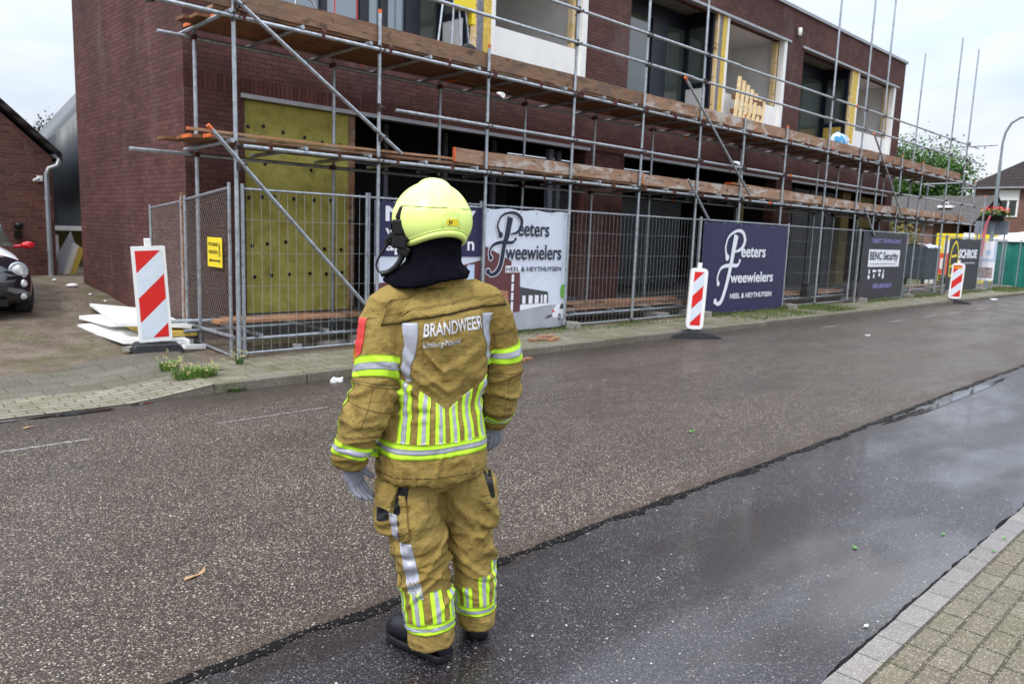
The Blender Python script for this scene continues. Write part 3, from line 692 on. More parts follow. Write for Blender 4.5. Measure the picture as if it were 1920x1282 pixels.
fl = ['short mesh fence panel at the building corner before the yellow insulation', 'mesh fence panel carrying the navy and white banner behind the firefighter', 'mesh fence panel carrying the white bicycle shop banner',
      'open mesh fence panel between the white and the navy bicycle shop banners', 'mesh fence panel carrying the navy bicycle shop banner', 'open mesh fence panel between the navy banner and the security banner',
      'mesh fence panel carrying the dark security banner', 'open mesh fence panel right of the security banner', 'mesh fence panel carrying the black banner with yellow emblem', 'last mesh fence panel behind the white poster']
FX = [(3.93, 5.60), (5.64, 7.58), (7.62, 9.49), (9.54, 13.46), (13.53, 17.22), (17.28, 21.40), (21.47, 24.98), (25.05, 28.72), (28.8, 32.7), (32.8, 36.3)]
for i, ((a, c), l) in enumerate(zip(FX, fl)):
    t = heras(a, c, FY+.012*(i % 2), l)
    if i in (4, 6, 8): t.location.x -= (.26, 0, .36, 0, .47)[i-4]; t.location.y -= .14
ft = []
for i, (x, y) in enumerate([(5.62, 8.5), (9.52, 8.45), (13.5, 8.5), (17.25, 8.5), (21.43, 8.5), (25.0, 8.5), (28.76, 8.5), (32.75, 8.5), (36.4, 8.5)]):
    w = ['the corner panel and the first banner', 'the white banner and the open mesh', 'the open mesh and the navy banner', 'the navy banner and the open mesh', 'the open mesh and the security banner',
         'the security banner and the next open panel', 'the open panel and the black banner', 'the black banner and the poster', 'the poster and the green tent'][i]
    b = MB()
    for sx, sz0, sz1 in ((.10, 0, .06), (.085, .06, .12)): b.box(-sx, sx, -.24 if i == 1 else -.34, .34, sz0, sz1)
    for q in (-.2, .2): b.lathe([(.03, .12), (.03, .135), (.02, .135)], (0, q, 0), 10)
    o = b.build('concrete_block', M['concrete'], None, (x, y, .085), bevel=.012)
    tag(o, 'grey concrete fence foot between '+w, 'concrete block', 'concrete feet of the fence panels')
# cloth banners
def cloth_m(name, fc, wr=.3, rough=.55):
    t = NT(name, rough, 0, .4); n1 = t.noise(1.8, 4, .6)
    t.col(t.mix(.25, fc, t.ramp(n1, [(.3, k(.35)), (.7, k(.65))]), 'OVERLAY')); t.bump(t.noise(3.1, 4, .6, src=t.map((1, 1, .5)), dist=1.5), wr, .06); return t.m
M['bn_navy'] = cloth_m('navy_banner_cloth', g3(.020, .018, .068)); M['bn_white'] = cloth_m('white_banner_cloth', g3(.62, .66, .76)); M['bn_black'] = cloth_m('black_banner_cloth', g3(.028, .027, .036))
M['ink_navy'] = simple('navy_ink', g3(.008, .012, .035), .5, 0, .05); M['ink_white'] = simple('white_ink', g3(.74, .75, .80), .5, 0, .05)
M['ink_maroon'] = simple('maroon_print', g3(.11, .03, .035), .5, 0, .2, 2); M['ink_grey'] = simple('grey_print', g3(.33, .34, .38), .5, 0, .15, 2)
M['ink_dark'] = simple('dark_grey_print', g3(.045, .045, .055), .5, 0, .15, 2); M['ink_orange'] = simple('tan_print', g3(.38, .17, .09), .5, 0, .15, 2)
M['ink_green'] = simple('green_print', g3(.14, .42, .04), .5, 0, .1, 2); M['ink_sky'] = simple('pale_blue_print', g3(.45, .55, .72), .5, 0, .12, 2)
def banner(x0, x1, z0, z1, y, m, label, n=28):
    t = thing('banner', label, 'banner', (x0, y, z0))
    b = MB(); vs = []; nz = 12
    for j in range(nz+1):
        for i in range(n+1):
            u, v = i/n, j/nz; sag = .012*math.sin(PI*u*6)*(v > .99)
            vs.append((x0+(x1-x0)*u, y+.006+.006*noise.noise(Vector((x0+u*4, v*3, 2))), z0+(z1-z0)*v-sag))
    b.add(vs, [(j*(n+1)+i, j*(n+1)+i+1, (j+1)*(n+1)+i+1, (j+1)*(n+1)+i) for j in range(nz) for i in range(n)], 0, True)
    b.build('cloth', m, t)
    b = MB()
    for i in range(6):
        x = x0+.05+(x1-x0-.1)*i/5
        for z in (z0+.03, z1-.035): b.lathe([(.001, 0), (.012, 0), (.012, .004), (.001, .004)], (0, 0, 0), 8) if False else b.tube((x, y-.004, z), (x, y+.008, z), .012, 8)
    b.build('eyelets', M['galv'], t)
    return t
def pict(b, pts, y, mi): b.add([(x, y, z) for x, z in pts], [tuple(range(len(pts)))], mi)
def logo(t, P, stem, T, y, m_ink, halo, k_=1):
    b = MB()
    for g, mi, dy in ((.012, 1, 0), (0, 0, -.0015)):
        if g and not halo: continue
        yy = y+dy
        ribbon(b, P, [w*k_ for w in (.05, .035, .03, .028, .034, .045, .055, .05, .035, .018)], yy, mi, g, (.04*k_, 0))
        ribbon(b, stem, [w*k_ for w in (.10, .085, .07, .065, .06, .045, .04)], yy-.0003, mi, g, (0, .035*k_))
        ribbon(b, T, [w*k_ for w in (.04, .03, .035, .045, .04, .022)], yy-.0006, mi, g, (.03*k_, .022*k_))
    b.build('emblem', [m_ink, M['ink_white']], t)
# banner 1: navy top, picture below
y = 8.462
t = banner(5.70, 7.56, .14, 1.99, y, M['bn_white'], 'banner with navy head and white letters hanging behind the firefighter helmet')
b = MB(); pict(b, [(5.702, 1.27), (7.558, 1.27), (7.558, 1.985), (5.702, 1.985)], y-.004, 0); b.build('navy_field', M['bn_navy'], t)
fit_text('NIEUW', 5.86, 7.43, 1.73, 1.93, y-.008, M['ink_white'], t, .02)
fit_text('wi', 5.86, 6.12, 1.53, 1.68, y-.008, M['ink_white'], t, .02); fit_text('ap', 5.86, 6.16, 1.29, 1.47, y-.008, M['ink_white'], t, .02); fit_text('n', 7.29, 7.42, 1.36, 1.49, y-.008, M['ink_white'], t, .02)
b = MB(); pict(b, [(5.70, .14), (7.56, .14), (7.56, 1.22), (7.0, 1.10), (6.4, .98), (5.80, .92), (5.70, .90)], y-.004, 0)
pict(b, [(7.30, .92), (7.44, .93), (7.44, 1.16), (7.30, 1.15)], y-.006, 1); pict(b, [(5.75, .55), (5.92, .55), (5.92, .78), (5.75, .76)], y-.006, 2)
pict(b, [(5.70, .14), (7.56, .14), (7.56, .3), (5.7, .3)], y-.007, 3)
b.build('printed_picture', [M['ink_maroon'], M['ink_sky'], M['ink_orange'], M['ink_grey']], t)
# banner 2: white, bicycle shop
t = banner(7.63, 9.46, .12, 1.985, y, M['bn_white'], 'white banner with navy script letters and a printed shop building')
b = MB()
pict(b, [(7.64, 1.43), (8.196, 1.204), (8.2, 1.03), (8.388, 1.03), (8.42, .42), (8.17, .41), (7.64, .36)], y-.004, 0)
pict(b, [(7.64, .80), (8.14, .75), (8.17, .41), (7.64, .36)], y-.0052, 1)
pict(b, [(8.40, .803), (9.046, .711), (9.059, .506), (8.415, .517)], y-.004, 2)
pict(b, [(7.64, .125), (9.45, .125), (9.45, .50), (9.06, .491), (8.42, .42), (8.17, .40), (7.64, .36)], y-.0046, 3)
for x0, w in ((8.46, .07), (8.60, .09), (8.74, .09), (8.88, .04), (8.95, .07)): pict(b, [(x0, .535), (x0+w, .535), (x0+w, .66), (x0, .67)], y-.0056, 4)
pict(b, [(8.415, .44), (9.06, .495), (9.06, .53), (8.415, .525)], y-.0056, 4)
pict(b, [(8.21, .42), (8.26, .42), (8.26, 1.0), (8.21, 1.0)], y-.0056, 4)
for z in (.58, .72, .86): pict(b, [(8.205, z), (8.265, z), (8.265, z+.025), (8.205, z+.025)], y-.0062, 2)
pict(b, [(9.16, .30), (9.455, .25), (9.455, .50), (9.36, .53), (9.27, .50), (9.20, .43)], y-.0056, 4); pict(b, [(9.16, .38), (9.22, .37), (9.22, .40), (9.17, .41)], y-.0062, 6)
pict(b, [(9.33, .42), (9.45, .42), (9.45, .49), (9.37, .51)], y-.0062, 2); pict(b, [(8.98, .27), (9.18, .30), (9.16, .34), (9.05, .32)], y-.005, 2)
for cx, cz, rr, mi in ((9.34, .29, .05, 2), (9.34, .29, .028, 3)): pict(b, [(cx+rr*.75*math.cos(2*PI*j/16), cz+rr*1.2*math.sin(2*PI*j/16)) for j in range(16)], y-.0064-.0004*mi, mi)
pict(b, [(9.40+.085*math.cos(2*PI*j/20)*.7, .71+.12*math.sin(2*PI*j/20)) for j in range(20)], y-.005, 5)
b.build('printed_picture', [M['ink_maroon'], M['ink_orange'], M['ink_dark'], M['ink_grey'], M['ink_white'], M['ink_green'], M['red_refl']], t)
P1 = [(7.941, 1.597), (7.891, 1.68), (7.876, 1.749), (7.947, 1.875), (8.1, 1.932), (8.259, 1.925), (8.373, 1.84), (8.363, 1.722), (8.274, 1.639), (8.143, 1.615)]
S1 = [(8.131, 1.869), (8.077, 1.601), (8.025, 1.459), (7.968, 1.176), (7.89, 1.046), (7.776, 1.003), (7.709, 1.051)]
T1 = [(7.753, 1.255), (7.723, 1.344), (7.794, 1.441), (7.946, 1.486), (8.182, 1.489), (8.259, 1.542)]
logo(t, P1, S1, T1, y-.009, M['ink_navy'], True, 1.25)
fit_text('eeters', 8.31, 9.01, 1.590, 1.785, y-.009, M['ink_navy'], t, .012); fit_text('weewielers', 8.06, 9.32, 1.225, 1.465, y-.009, M['ink_navy'], t, .012)
fit_text('HEEL & HEYTHUYSEN', 8.09, 9.33, 1.046, 1.118, y-.009, M['ink_navy'], t, .01)
b = MB(); pict(b, [(8.07, 1.03), (8.40, 1.03), (8.40, 1.135), (8.07, 1.135)], y-.0066, 0); b.build('text_outline', M['ink_white'], t)
# banner 3: navy, same shop
t = banner(13.60, 17.14, .12, 2.0, y, M['bn_navy'], 'navy banner with white script letters of the bicycle shop')
P2 = [(14.539, 1.286), (14.471, 1.394), (14.452, 1.528), (14.553, 1.718), (14.851, 1.840), (15.099, 1.812), (15.207, 1.649), (15.121, 1.496), (14.968, 1.431), (14.835, 1.410)]
S2 = [(14.839, 1.751), (14.759, 1.396), (14.698, 1.096), (14.574, .687), (14.435, .40), (14.29, .327), (14.19, .385)]
T2 = [(14.256, .748), (14.211, .884), (14.338, 1.071), (14.641, 1.123), (14.961, 1.122), (15.055, 1.219)]
logo(t, P2, S2, T2, y-.006, M['ink_white'], False, 1.75)
fit_text('eeters', 15.10, 16.15, 1.290, 1.51, y-.006, M['ink_white'], t, .02); fit_text('weewielers', 14.72, 16.58, .75, .98, y-.006, M['ink_white'], t, .02)
fit_text('HEEL & HEYTHUYSEN', 14.77, 16.57, .42, .53, y-.006, M['ink_white'], t, .02)
t.location.x -= .26; t.location.y -= .14
# banner 4: security
t = banner(21.62, 24.86, .16, 2.0, y, M['bn_black'], 'dark banner with a white name box of a security firm')
b = MB(); pict(b, [(22.06, 1.05), (24.38, 1.05), (24.38, 1.53), (22.06, 1.53)], y-.004, 0); b.build('white_box', M['ink_white'], t)
M['ink_violet'] = simple('violet_ink', g3(.20, .19, .42), .5, 0, .1)
fit_text('OBJECT BEVEILIGING', 22.15, 24.35, 1.68, 1.83, y-.006, M['ink_violet'], t, .02)
fit_text('BENC Security', 22.15, 24.25, 1.17, 1.47, y-.007, M['ink_navy'], t, .025); b = MB(); pict(b, [(22.2, 1.12), (24.1, 1.12), (24.1, 1.135), (22.2, 1.135)], y-.007, 0); b.build('rule', M['ink_dark'], t)
fit_text('085-0604654', 22.55, 23.95, .44, .58, y-.006, M['ink_violet'], t, .02)
b = MB()
for x, w, z, h in ((22.12, .16, .72, .10), (22.14, .12, .86, .12), (22.42, .3, .90, .07), (22.5, .12, .74, .12), (22.80, .28, .91, .06), (22.88, .14, .78, .10), (23.16, .14, .72, .16), (23.2, .08, .90, .07)): pict(b, [(x, z), (x+w, z), (x+w*.8, z+h), (x+w*.1, z+h)], y-.006, 0)
b.build('icons', M['ink_white'], t)
t.location.x -= .36; t.location.y -= .14
# banner 5: black with yellow emblem
t = banner(28.95, 32.5, .2, 1.98, y, M['bn_black'], 'black banner with a yellow boat-shaped emblem, last before the poster')
b = MB()
for pts in ([(29.2, .7), (29.22, 1.5), (29.62, 1.86), (29.98, 1.5), (29.98, 1.05)], [(29.3, 1.36), (29.85, 1.40)], [(29.25, 1.02), (29.75, 1.08)], [(29.2, .72), (29.45, .72)]): ribbon(b, pts, [.085]*len(pts), y-.005)
b.build('emblem', M['yellow'], t)
fit_text('SCHROE', 30.05, 32.15, 1.30, 1.62, y-.005, M['ink_white'], t, .05); b = MB(); pict(b, [(30.1, 1.10), (32.0, 1.12), (32.0, 1.17), (30.1, 1.15)], y-.005, 0); b.build('rule', M['ink_grey'], t)
t.location.x -= .47; t.location.y -= .14
# side fence of chain link running back along the wall
def chain(x0, y0, za, zb, x1, y1, zc, zd, label):
    t = thing('chain_link_fence', label, 'fence', (x0, y0, 0)); b = MB()
    b.tube((x0, y0, za-.05 if za > .2 else .0), (x0, y0, zb+.06), .02); b.tube((x1, y1, zc-.05), (x1, y1, zd+.05), .02)
    b.tube((x0, y0, zb), (x1, y1, zd), .016, 8); b.tube((x0, y0, za), (x1, y1, zc), .016, 8); b.build('frame', M['galv'], t)
    b = MB(); L = math.hypot(x1-x0, y1-y0); H = zb-za; p = .055
    def pt(u, v):
        f = u/L; lo = za+(zc-za)*f; hi = zb+(zd-zb)*f; return Vector((x0+(x1-x0)*f, y0+(y1-y0)*f, lo+(hi-lo)*v/H))
    n = int((L+H*.6)/p)+1
    for s in (1, -1):
        for i in range(-1, n+2):
            c = i*p-(H*.6 if s > 0 else 0)   # u = c + s*.6*v
            q = []
            for j in range(0, 41):
                v = H*j/40; u = c+s*.6*v if s > 0 else c-.6*v
                if 0 <= u <= L: q.append(pt(u, v)+Vector((.003*s, 0, 0)))
            if len(q) > 1: b.path([q[0], q[-1]], .0016, 3, 0, False)
    b.build('wire_mesh', simple('old_fence_wire', g3(.22, .19, .17), .6, .4, .25, 8), t); return t
chain(3.80, 8.56, .10, 2.03, 3.80, 9.85, .16, 1.90, 'chain link fence panel with a yellow sign, running back from the corner post')
chain(3.785, 9.93, .18, 1.88, 3.77, 10.97, .30, 1.79, 'rear chain link fence panel beside the brick side wall')
o = MB().box(-.03, .03, -.02, .02, 0, 1.95).build('fence_post', M['plank'], None, (3.80, 9.89, .04)); tag(o, 'thin wooden fence post between the two chain link panels', 'post')
o = MB().tube((0, 0, 0), (0, 0, 1.98), .024).tube((0, 0, 0), (0, 0, .02), .06).build('fence_post', M['galv'], None, (3.735, 8.22, .06)); tag(o, 'dark galvanised corner post at the kerb where both fences meet', 'post')
# yellow sign
t = thing('warning_sign', 'yellow sign with double arrow and walking figure tied to the chain link fence', 'sign', (3.765, 8.9, 1.12))
b = MB(); b.box(3.760, 3.768, 8.69, 9.09, 1.115, 1.46); b.build('plate', M['yellow'], t, bevel=.003)
M['ink_black'] = simple('black_ink', g3(.02, .018, .012), .5, 0, .1)
def side_text(body, y0, y1, z0, z1, x, m, p):      # lettering on a plane facing -X, reading towards -Y
    o = text_mesh(body, 1, m, .002, .0); xs = [v.co.x for v in o.data.vertices]; ys = [v.co.y for v in o.data.vertices]
    for v in o.data.vertices:
        v.co = Vector((x-v.co.z*.3, y0+(y1-y0)*(v.co.x-min(xs))/(max(xs)-min(xs)), z0+(z1-z0)*(v.co.y-min(ys))/(max(ys)-min(ys))))
    o.parent = p; o.matrix_parent_inverse = parent_inv(p)
side_text('VOETGANGERS', 9.06, 8.79, 1.36, 1.40, 3.758, M['ink_black'], t); side_text('OVERSTEKEN', 9.05, 8.80, 1.27, 1.31, 3.758, M['ink_black'], t)
b = MB(); x = 3.757
def q3(pts): b.add([(x, yy, z) for yy, z in pts], [tuple(range(len(pts)))])
q3([(9.0, 1.182), (8.76, 1.182), (8.76, 1.198), (9.0, 1.198)]); q3([(9.04, 1.19), (8.99, 1.165), (8.99, 1.215)]); q3([(8.72, 1.19), (8.77, 1.215), (8.77, 1.165)])
q3([(8.76, 1.385), (8.745, 1.385), (8.745, 1.40), (8.76, 1.40)]); q3([(8.765, 1.38), (8.735, 1.38), (8.74, 1.31), (8.76, 1.31)]); q3([(8.76, 1.31), (8.75, 1.31), (8.765, 1.24), (8.775, 1.24)]); q3([(8.75, 1.31), (8.74, 1.31), (8.722, 1.24), (8.732, 1.24)])
b.build('arrow_and_figure', M['ink_black'], t)

# ------------------------------------------------------------------ striped traffic beacons
def clip(poly, a, bb_, c):      # keep a*x+b*z<=c
    o = []
    for i in range(len(poly)):
        p, q = poly[i], poly[(i+1) % len(poly)]; dp = a*p[0]+bb_*p[1]-c; dq = a*q[0]+bb_*q[1]-c
        if dp <= 0: o.append(p)
        if dp*dq < 0: tt = dp/(dp-dq); o.append((p[0]+(q[0]-p[0])*tt, p[1]+(q[1]-p[1])*tt))
    return o
def rrect(w, h, r, n=5, taper=0):
    o = []
    for cx, cz, a0 in ((w/2-r, h-r, 0), (-w/2+r, h-r, 90), (-w/2+r, r, 180), (w/2-r, r, 270)):
        for j in range(n+1): a = R(a0+90*j/n); o.append((cx+r*math.cos(a), cz+r*math.sin(a)))
    return o[::-1]
def beacon(label, loc, face, w, h, iw, ih, r, zb, slope, ph, per, foot, lean=0, lamp=False):
    t = thing('traffic_beacon', label, 'traffic beacon', (0, 0, 0), 0, 'red and white traffic beacons')
    mt = Matrix.Rotation(lean, 4, 'Y')
    tr = Matrix.Translation((0, 0, zb))
    def P(poly): return [(x, z) for x, z in poly]
    b = MB(); b.prism([(x, z) for x, z in rrect(w, h, r)], -.03, .03, 0, mt @ tr); b.box(-.035, .035, -.025, .025, h-.002, h+.09, 0, mt @ tr)
    b.box(-.03, .03, -.02, .02, -.06, .01, 0, mt @ tr); b.build('frame', M['white_paint'], t, bevel=.006)
    z0 = (h-ih)/2; rect = [(-iw/2, z0), (iw/2, z0), (iw/2, z0+ih), (-iw/2, z0+ih)]
    for mi, m, nm in ((0, M['red_refl'], 'red_stripe'), (1, M['white_refl'], 'white_stripe')):
        b = MB(); n = -8
        while n < 12:
            lo = ph+n*per+(0 if mi == 0 else per/2); hi = lo+per/2; p = clip(clip(rect, -slope, 1, hi), slope, -1, -lo)
            if len(p) > 2: b.add([mt @ tr @ Vector((x, -.0325-.0005*mi, z)) for x, z in p], [tuple(range(len(p)))])
            n += 1
        b.build(nm, m, t)
    b = MB()
    if foot == 'block':
        b.prism([(-.26, 0), (.26, 0), (.26, .10), (.22, .135), (-.22, .135), (-.26, .10)], -.20, .20); b.box(-.09, .09, -.06, .06, .135, .155)
        for q in (-.2, .2): b.box(q-.05, q+.05, -.215, -.2, .015, .07)
    else:
        b.prism([(-.42, 0), (.42, 0), (.42, .03), (.13, .10), (-.13, .10), (-.42, .03)], -.19, .19); b.box(-.09, .09, -.07, .07, .10, .125)
    b.build('foot', M['dark_rubber'], t, bevel=.01)
    if lamp: b = MB(); b.box(-.1, .1, -.036, -.03, h-.16, h-.10, 0, mt @ tr); b.build('amber_reflector', simple('amber_reflector', g3(.75, .32, .01), .4), t)
    t.location = loc; t.rotation_euler = (0, 0, face); return t
beacon('large square red and white beacon leaning left in front of the white board pile', (3.24, 9.35, .055), -R(13), .36, 1.12, .29, 1.02, .012, .16, .95, .368, .58, 'block', -R(3.0))
beacon('red and white beacon on the kerb before the navy script banner', (11.14, 7.02, .003), -R(42), .29, 1.02, .17, .90, .07, .14, 1.07, .421, .45, 'wedge', R(1.5))
beacon('red and white beacon farthest down the road before the black banner', (25.65, 7.2, .003), -R(66), .34, 1.06, .26, .94, .09, .14, 1.0, .40, .48, 'wedge', R(1), True)
# ------------------------------------------------------------------ left side: board pile, alley, neighbour house, car
def slab(name, corners, th, m, label, cat, group=None, rnd=.012):
    """sheet lying on its four given corners (x, y, z), ragged along the rim"""
    b = MB(); P = [Vector(c) for c in corners]; ctr = sum(P, Vector())/4; ring = []
    for i in range(4):
        for j in range(8):
            q = P[i].lerp(P[(i+1) % 4], j/8); ring.append(q+(ctr-q).normalized()*rng.uniform(0, rnd))
    up = Vector((0, 0, th)); n = len(ring); base = P[0].copy()
    vs = [v-base for v in ring]+[v-base+up for v in ring]
    b.add(vs, [tuple(range(n))[::-1], tuple(range(n, 2*n))]+[(i, (i+1) % n, n+(i+1) % n, n+i) for i in range(n)])
    o = b.build(name, m, None, base); tag(o, label, cat, group); return o
G = 'foam boards dumped beside the brick wall'
slab('foam_board', [(3.02, 9.9, .12), (3.42, 9.25, .12), (3.74, 9.5, .13), (3.62, 11.1, .26)], .05, M['white_board'], 'dirty white foam board at the bottom of the pile', 'foam board', G)
slab('foam_board', [(2.88, 11.2, .17), (2.98, 9.75, .15), (3.60, 9.28, .16), (3.70, 11.0, .27)], .055, M['white_board'], 'wide white foam board second from the ground in the pile', 'foam board', G)
slab('foam_board', [(3.22, 10.5, .262), (3.25, 9.50, .235), (3.76, 9.45, .235), (3.76, 10.3, .27)], .06, M['yellow_ins'], 'yellow insulation slab between the white boards', 'insulation slab', None, .005)
slab('foam_board', [(2.96, 11.45, .27), (3.02, 10.35, .285), (3.60, 9.9, .30), (3.72, 11.2, .32)], .045, M['white_board'], 'white foam board with a rounded end, just under the top board', 'foam board', G)
slab('foam_board', [(3.30, 12.2, .36), (2.98, 9.85, .355), (3.70, 9.45, .33), (3.78, 11.2, .36)], .04, M['white_board'], 'clean white foam board on top of the pile', 'foam board', G)
o = MB().obox((0, 0, 0), .30, .06, .05, (0, .1, .3)).build('white_offcut', M['white_board'], None, (3.62, 9.2, .14)); tag(o, 'white plastic offcut lying by the beacon foot under the fence', 'offcut')
o = MB().obox((0, 0, 0), .30, .10, .05, (0, .05, .6)).build('grey_offcut', M['concrete'], None, (3.05, 9.55, .12)); tag(o, 'broken grey slab piece left of the beacon foot', 'offcut')
# sheets leaning in the alley
def lean(name, x0, x1, y, zb, zt, dx, th, m, label, cat='board'):
    b = MB(); vs = [(0, 0, 0), (.0, .9, 0), (dx, .9, zt-zb), (dx, 0, zt-zb)]
    vs = [Vector(v) for v in vs]; t_ = Vector((th, 0, -.02)); b.add(vs+[v+t_ for v in vs], [(0, 1, 2, 3), (7, 6, 5, 4), (0, 4, 5, 1), (1, 5, 6, 2), (2, 6, 7, 3), (3, 7, 4, 0)])
    o = b.build(name, m, None, (x0, y, zb)); return tag(o, label, cat)
def lean2(name, pts, y, dep, m, label, cat):
    b = MB(); b.prism([(x-pts[0][0], z-pts[0][1]) for x, z in pts], 0, dep); o = b.build(name, m, None, (pts[0][0], y, pts[0][1])); return tag(o, label, cat)
lean2('leaning_board', [(4.12, .36), (4.20, .36), (4.46, 1.02), (4.38, 1.34), (4.12, .86)], 17.2, .05, simple('lilac_grey_board', g3(.42, .42, .47), .6), 'large lilac grey board leaning in the alley between the buildings', 'board')
lean2('leaning_board', [(4.12, .32), (4.22, .30), (4.50, 1.04), (4.40, 1.12)], 17.05, .5, M['white_board'], 'white foam board leaning beside the yellow one in the alley', 'board')
lean2('leaning_board', [(4.20, .26), (4.27, .28), (4.55, 1.0), (4.47, 1.05)], 16.95, .5, M['yellow_ins'], 'ochre board leaning nearest the brick side wall in the alley', 'board')
lean2('white_post', [(4.18, .75), (4.25, .7), (4.25, 1.25), (4.17, 1.28)], 17.6, .08, M['white_paint'], 'short white upright beside the downpipe at the alley', 'post')
for i, (x, y, s, l) in enumerate([(3.60, 14.2, .12, 'long white foam scrap on the soil near the alley'), (3.50, 14.9, .06, 'small round white foam scrap nearest the leaning boards'), (3.62, 13.3, .05, 'tiny white foam crumb halfway to the board pile'), (3.66, 12.7, .045, 'white foam crumb just behind the board pile')]):
    b = MB(); b.sphere((0, 0, s*.2), s*.5, 8, 0, (1.6 if i == 0 else 1, 1, .6)); o = b.build('foam_scrap', M['white_board'], None, (x, y, yard(x, y)+.01)); tag(o, l, 'foam scrap')
# dark metal-clad hall behind
def clad():
    t = NT('dark_metal_cladding', .42, .2); P = t.wpos()
    t.col(t.ramp(t.noise(1.5, 3, src=P), [(.3, g3(.028, .034, .042)), (.7, g3(.04, .048, .058))]))
    w = t.n('ShaderNodeTexWave'); w.inputs['Scale'].default_value = 3; t.l(P, w.inputs['Vector']); t.bump(w.outputs['Fac'], .05, .01); return t.m
h = thing('metal_hall', 'dark blue grey metal hall with a curved flank rising behind the alley', 'building', (4.2, 19, .5))
b = MB(); rings = []
for i in range(13):
    a = R(90*i/12); x = 5.0-.75*math.cos(a); y = 19.5-1.6*math.sin(a)*0+1.2*(1-math.sin(a)); 
    rings.append([(x, y, 1.42), (x, y, 2.6+1.05*(i/12)), (x+.02, y+6, 2.0+1.05*(i/12)), (x+.02, y+6, 1.42)])
rings.append([(9, 19.5, 1.42), (9, 19.5, 8.0), (9, 25, 8.0), (9, 25, 1.42)])
b.loft(rings, 0, True); b.build('flank', clad(), h)
b = MB(); b.box(4.0, 9, 19.35, 19.6, 1.32, 1.42); b.build('base_beam', M['white_paint'], h)
b = MB(); b.box(4.1, 9, 19.8, 20.1, .2, 1.32); b.build('plinth', simple('pale_plinth', g3(.22, .20, .10), .8), h)
# neighbour house
nh = thing('brick_house', 'small red brick house at the left edge with a dark tiled gable roof', 'house', (3.8, 16.45, .45))
b = MB(); b.prism([(-4.5, 0), (3.92, 0), (3.92, 2.72), (-.3, 6.6), (-4.5, 2.72)], 16.45, 26, 0); b.build('wall', M['brick_red'], nh)
def tiles(name, c):
    t = NT(name, .8, 0, .08); P = t.pos(); w = t.n('ShaderNodeTexWave'); w.bands_direction = 'Y'; w.inputs['Scale'].default_value = 1.15; w.inputs['Distortion'].default_value = .3
    t.l(P, w.inputs['Vector']); w2 = t.n('ShaderNodeTexWave'); w2.bands_direction = 'Z'; w2.inputs['Scale'].default_value = 1.5; t.l(P, w2.inputs['Vector'])
    t.col(t.mix(.5, c, t.ramp(t.noise(5, 5), [(.3, k(.2)), (.7, k(.7))]), 'OVERLAY')); t.bump(w.outputs['Fac'], .6, .04); t.bump(w2.outputs['Fac'], .6, .04); return t.m
M['tile_dark'] = tiles('dark_roof_tiles', g3(.035, .028, .028))
b = MB(); b.prism([(4.08, 2.66), (4.06, 2.80), (-.3, 6.86), (-4.75, 2.8), (-4.75, 2.66), (-.3, 6.7)], 16.32, 26.1); b.build('roof', M['tile_dark'], nh)
b = MB(); pth = [(4.00, 16.4, 2.74), (4.02, 16.36, 2.66), (3.98, 16.34, 2.56), (3.84, 16.34, 2.50), (3.80, 16.36, 2.40), (3.80, 16.37, 1.5), (3.80, 16.37, .40)]
b.path(pth, .042, 12)
for z in (1.95, 1.0): b.tube((3.80, 16.37, z-.02), (3.80, 16.37, z+.02), .052, 12)
b.build('downpipe', M['roof_trim'], nh)
b = MB(); b.path([(3.98, 16.34, 2.74), (4.0, 20, 2.80), (4.0, 24, 2.9)], .045, 10); b.build('gutter', M['roof_trim'], nh)
b = MB(); b.box(3.25, 3.36, 16.36, 16.45, 1.22, 1.34); b.sphere((3.31, 16.33, 1.44), .08, 12); b.build('wall_lamp', M['black'], nh)
b = MB(); b.tube((3.58, 16.30, 2.27), (3.70, 16.40, 2.32), .022, 10); b.box(3.66, 3.74, 16.38, 16.45, 2.26, 2.36); b.build('camera', M['white_paint'], nh)
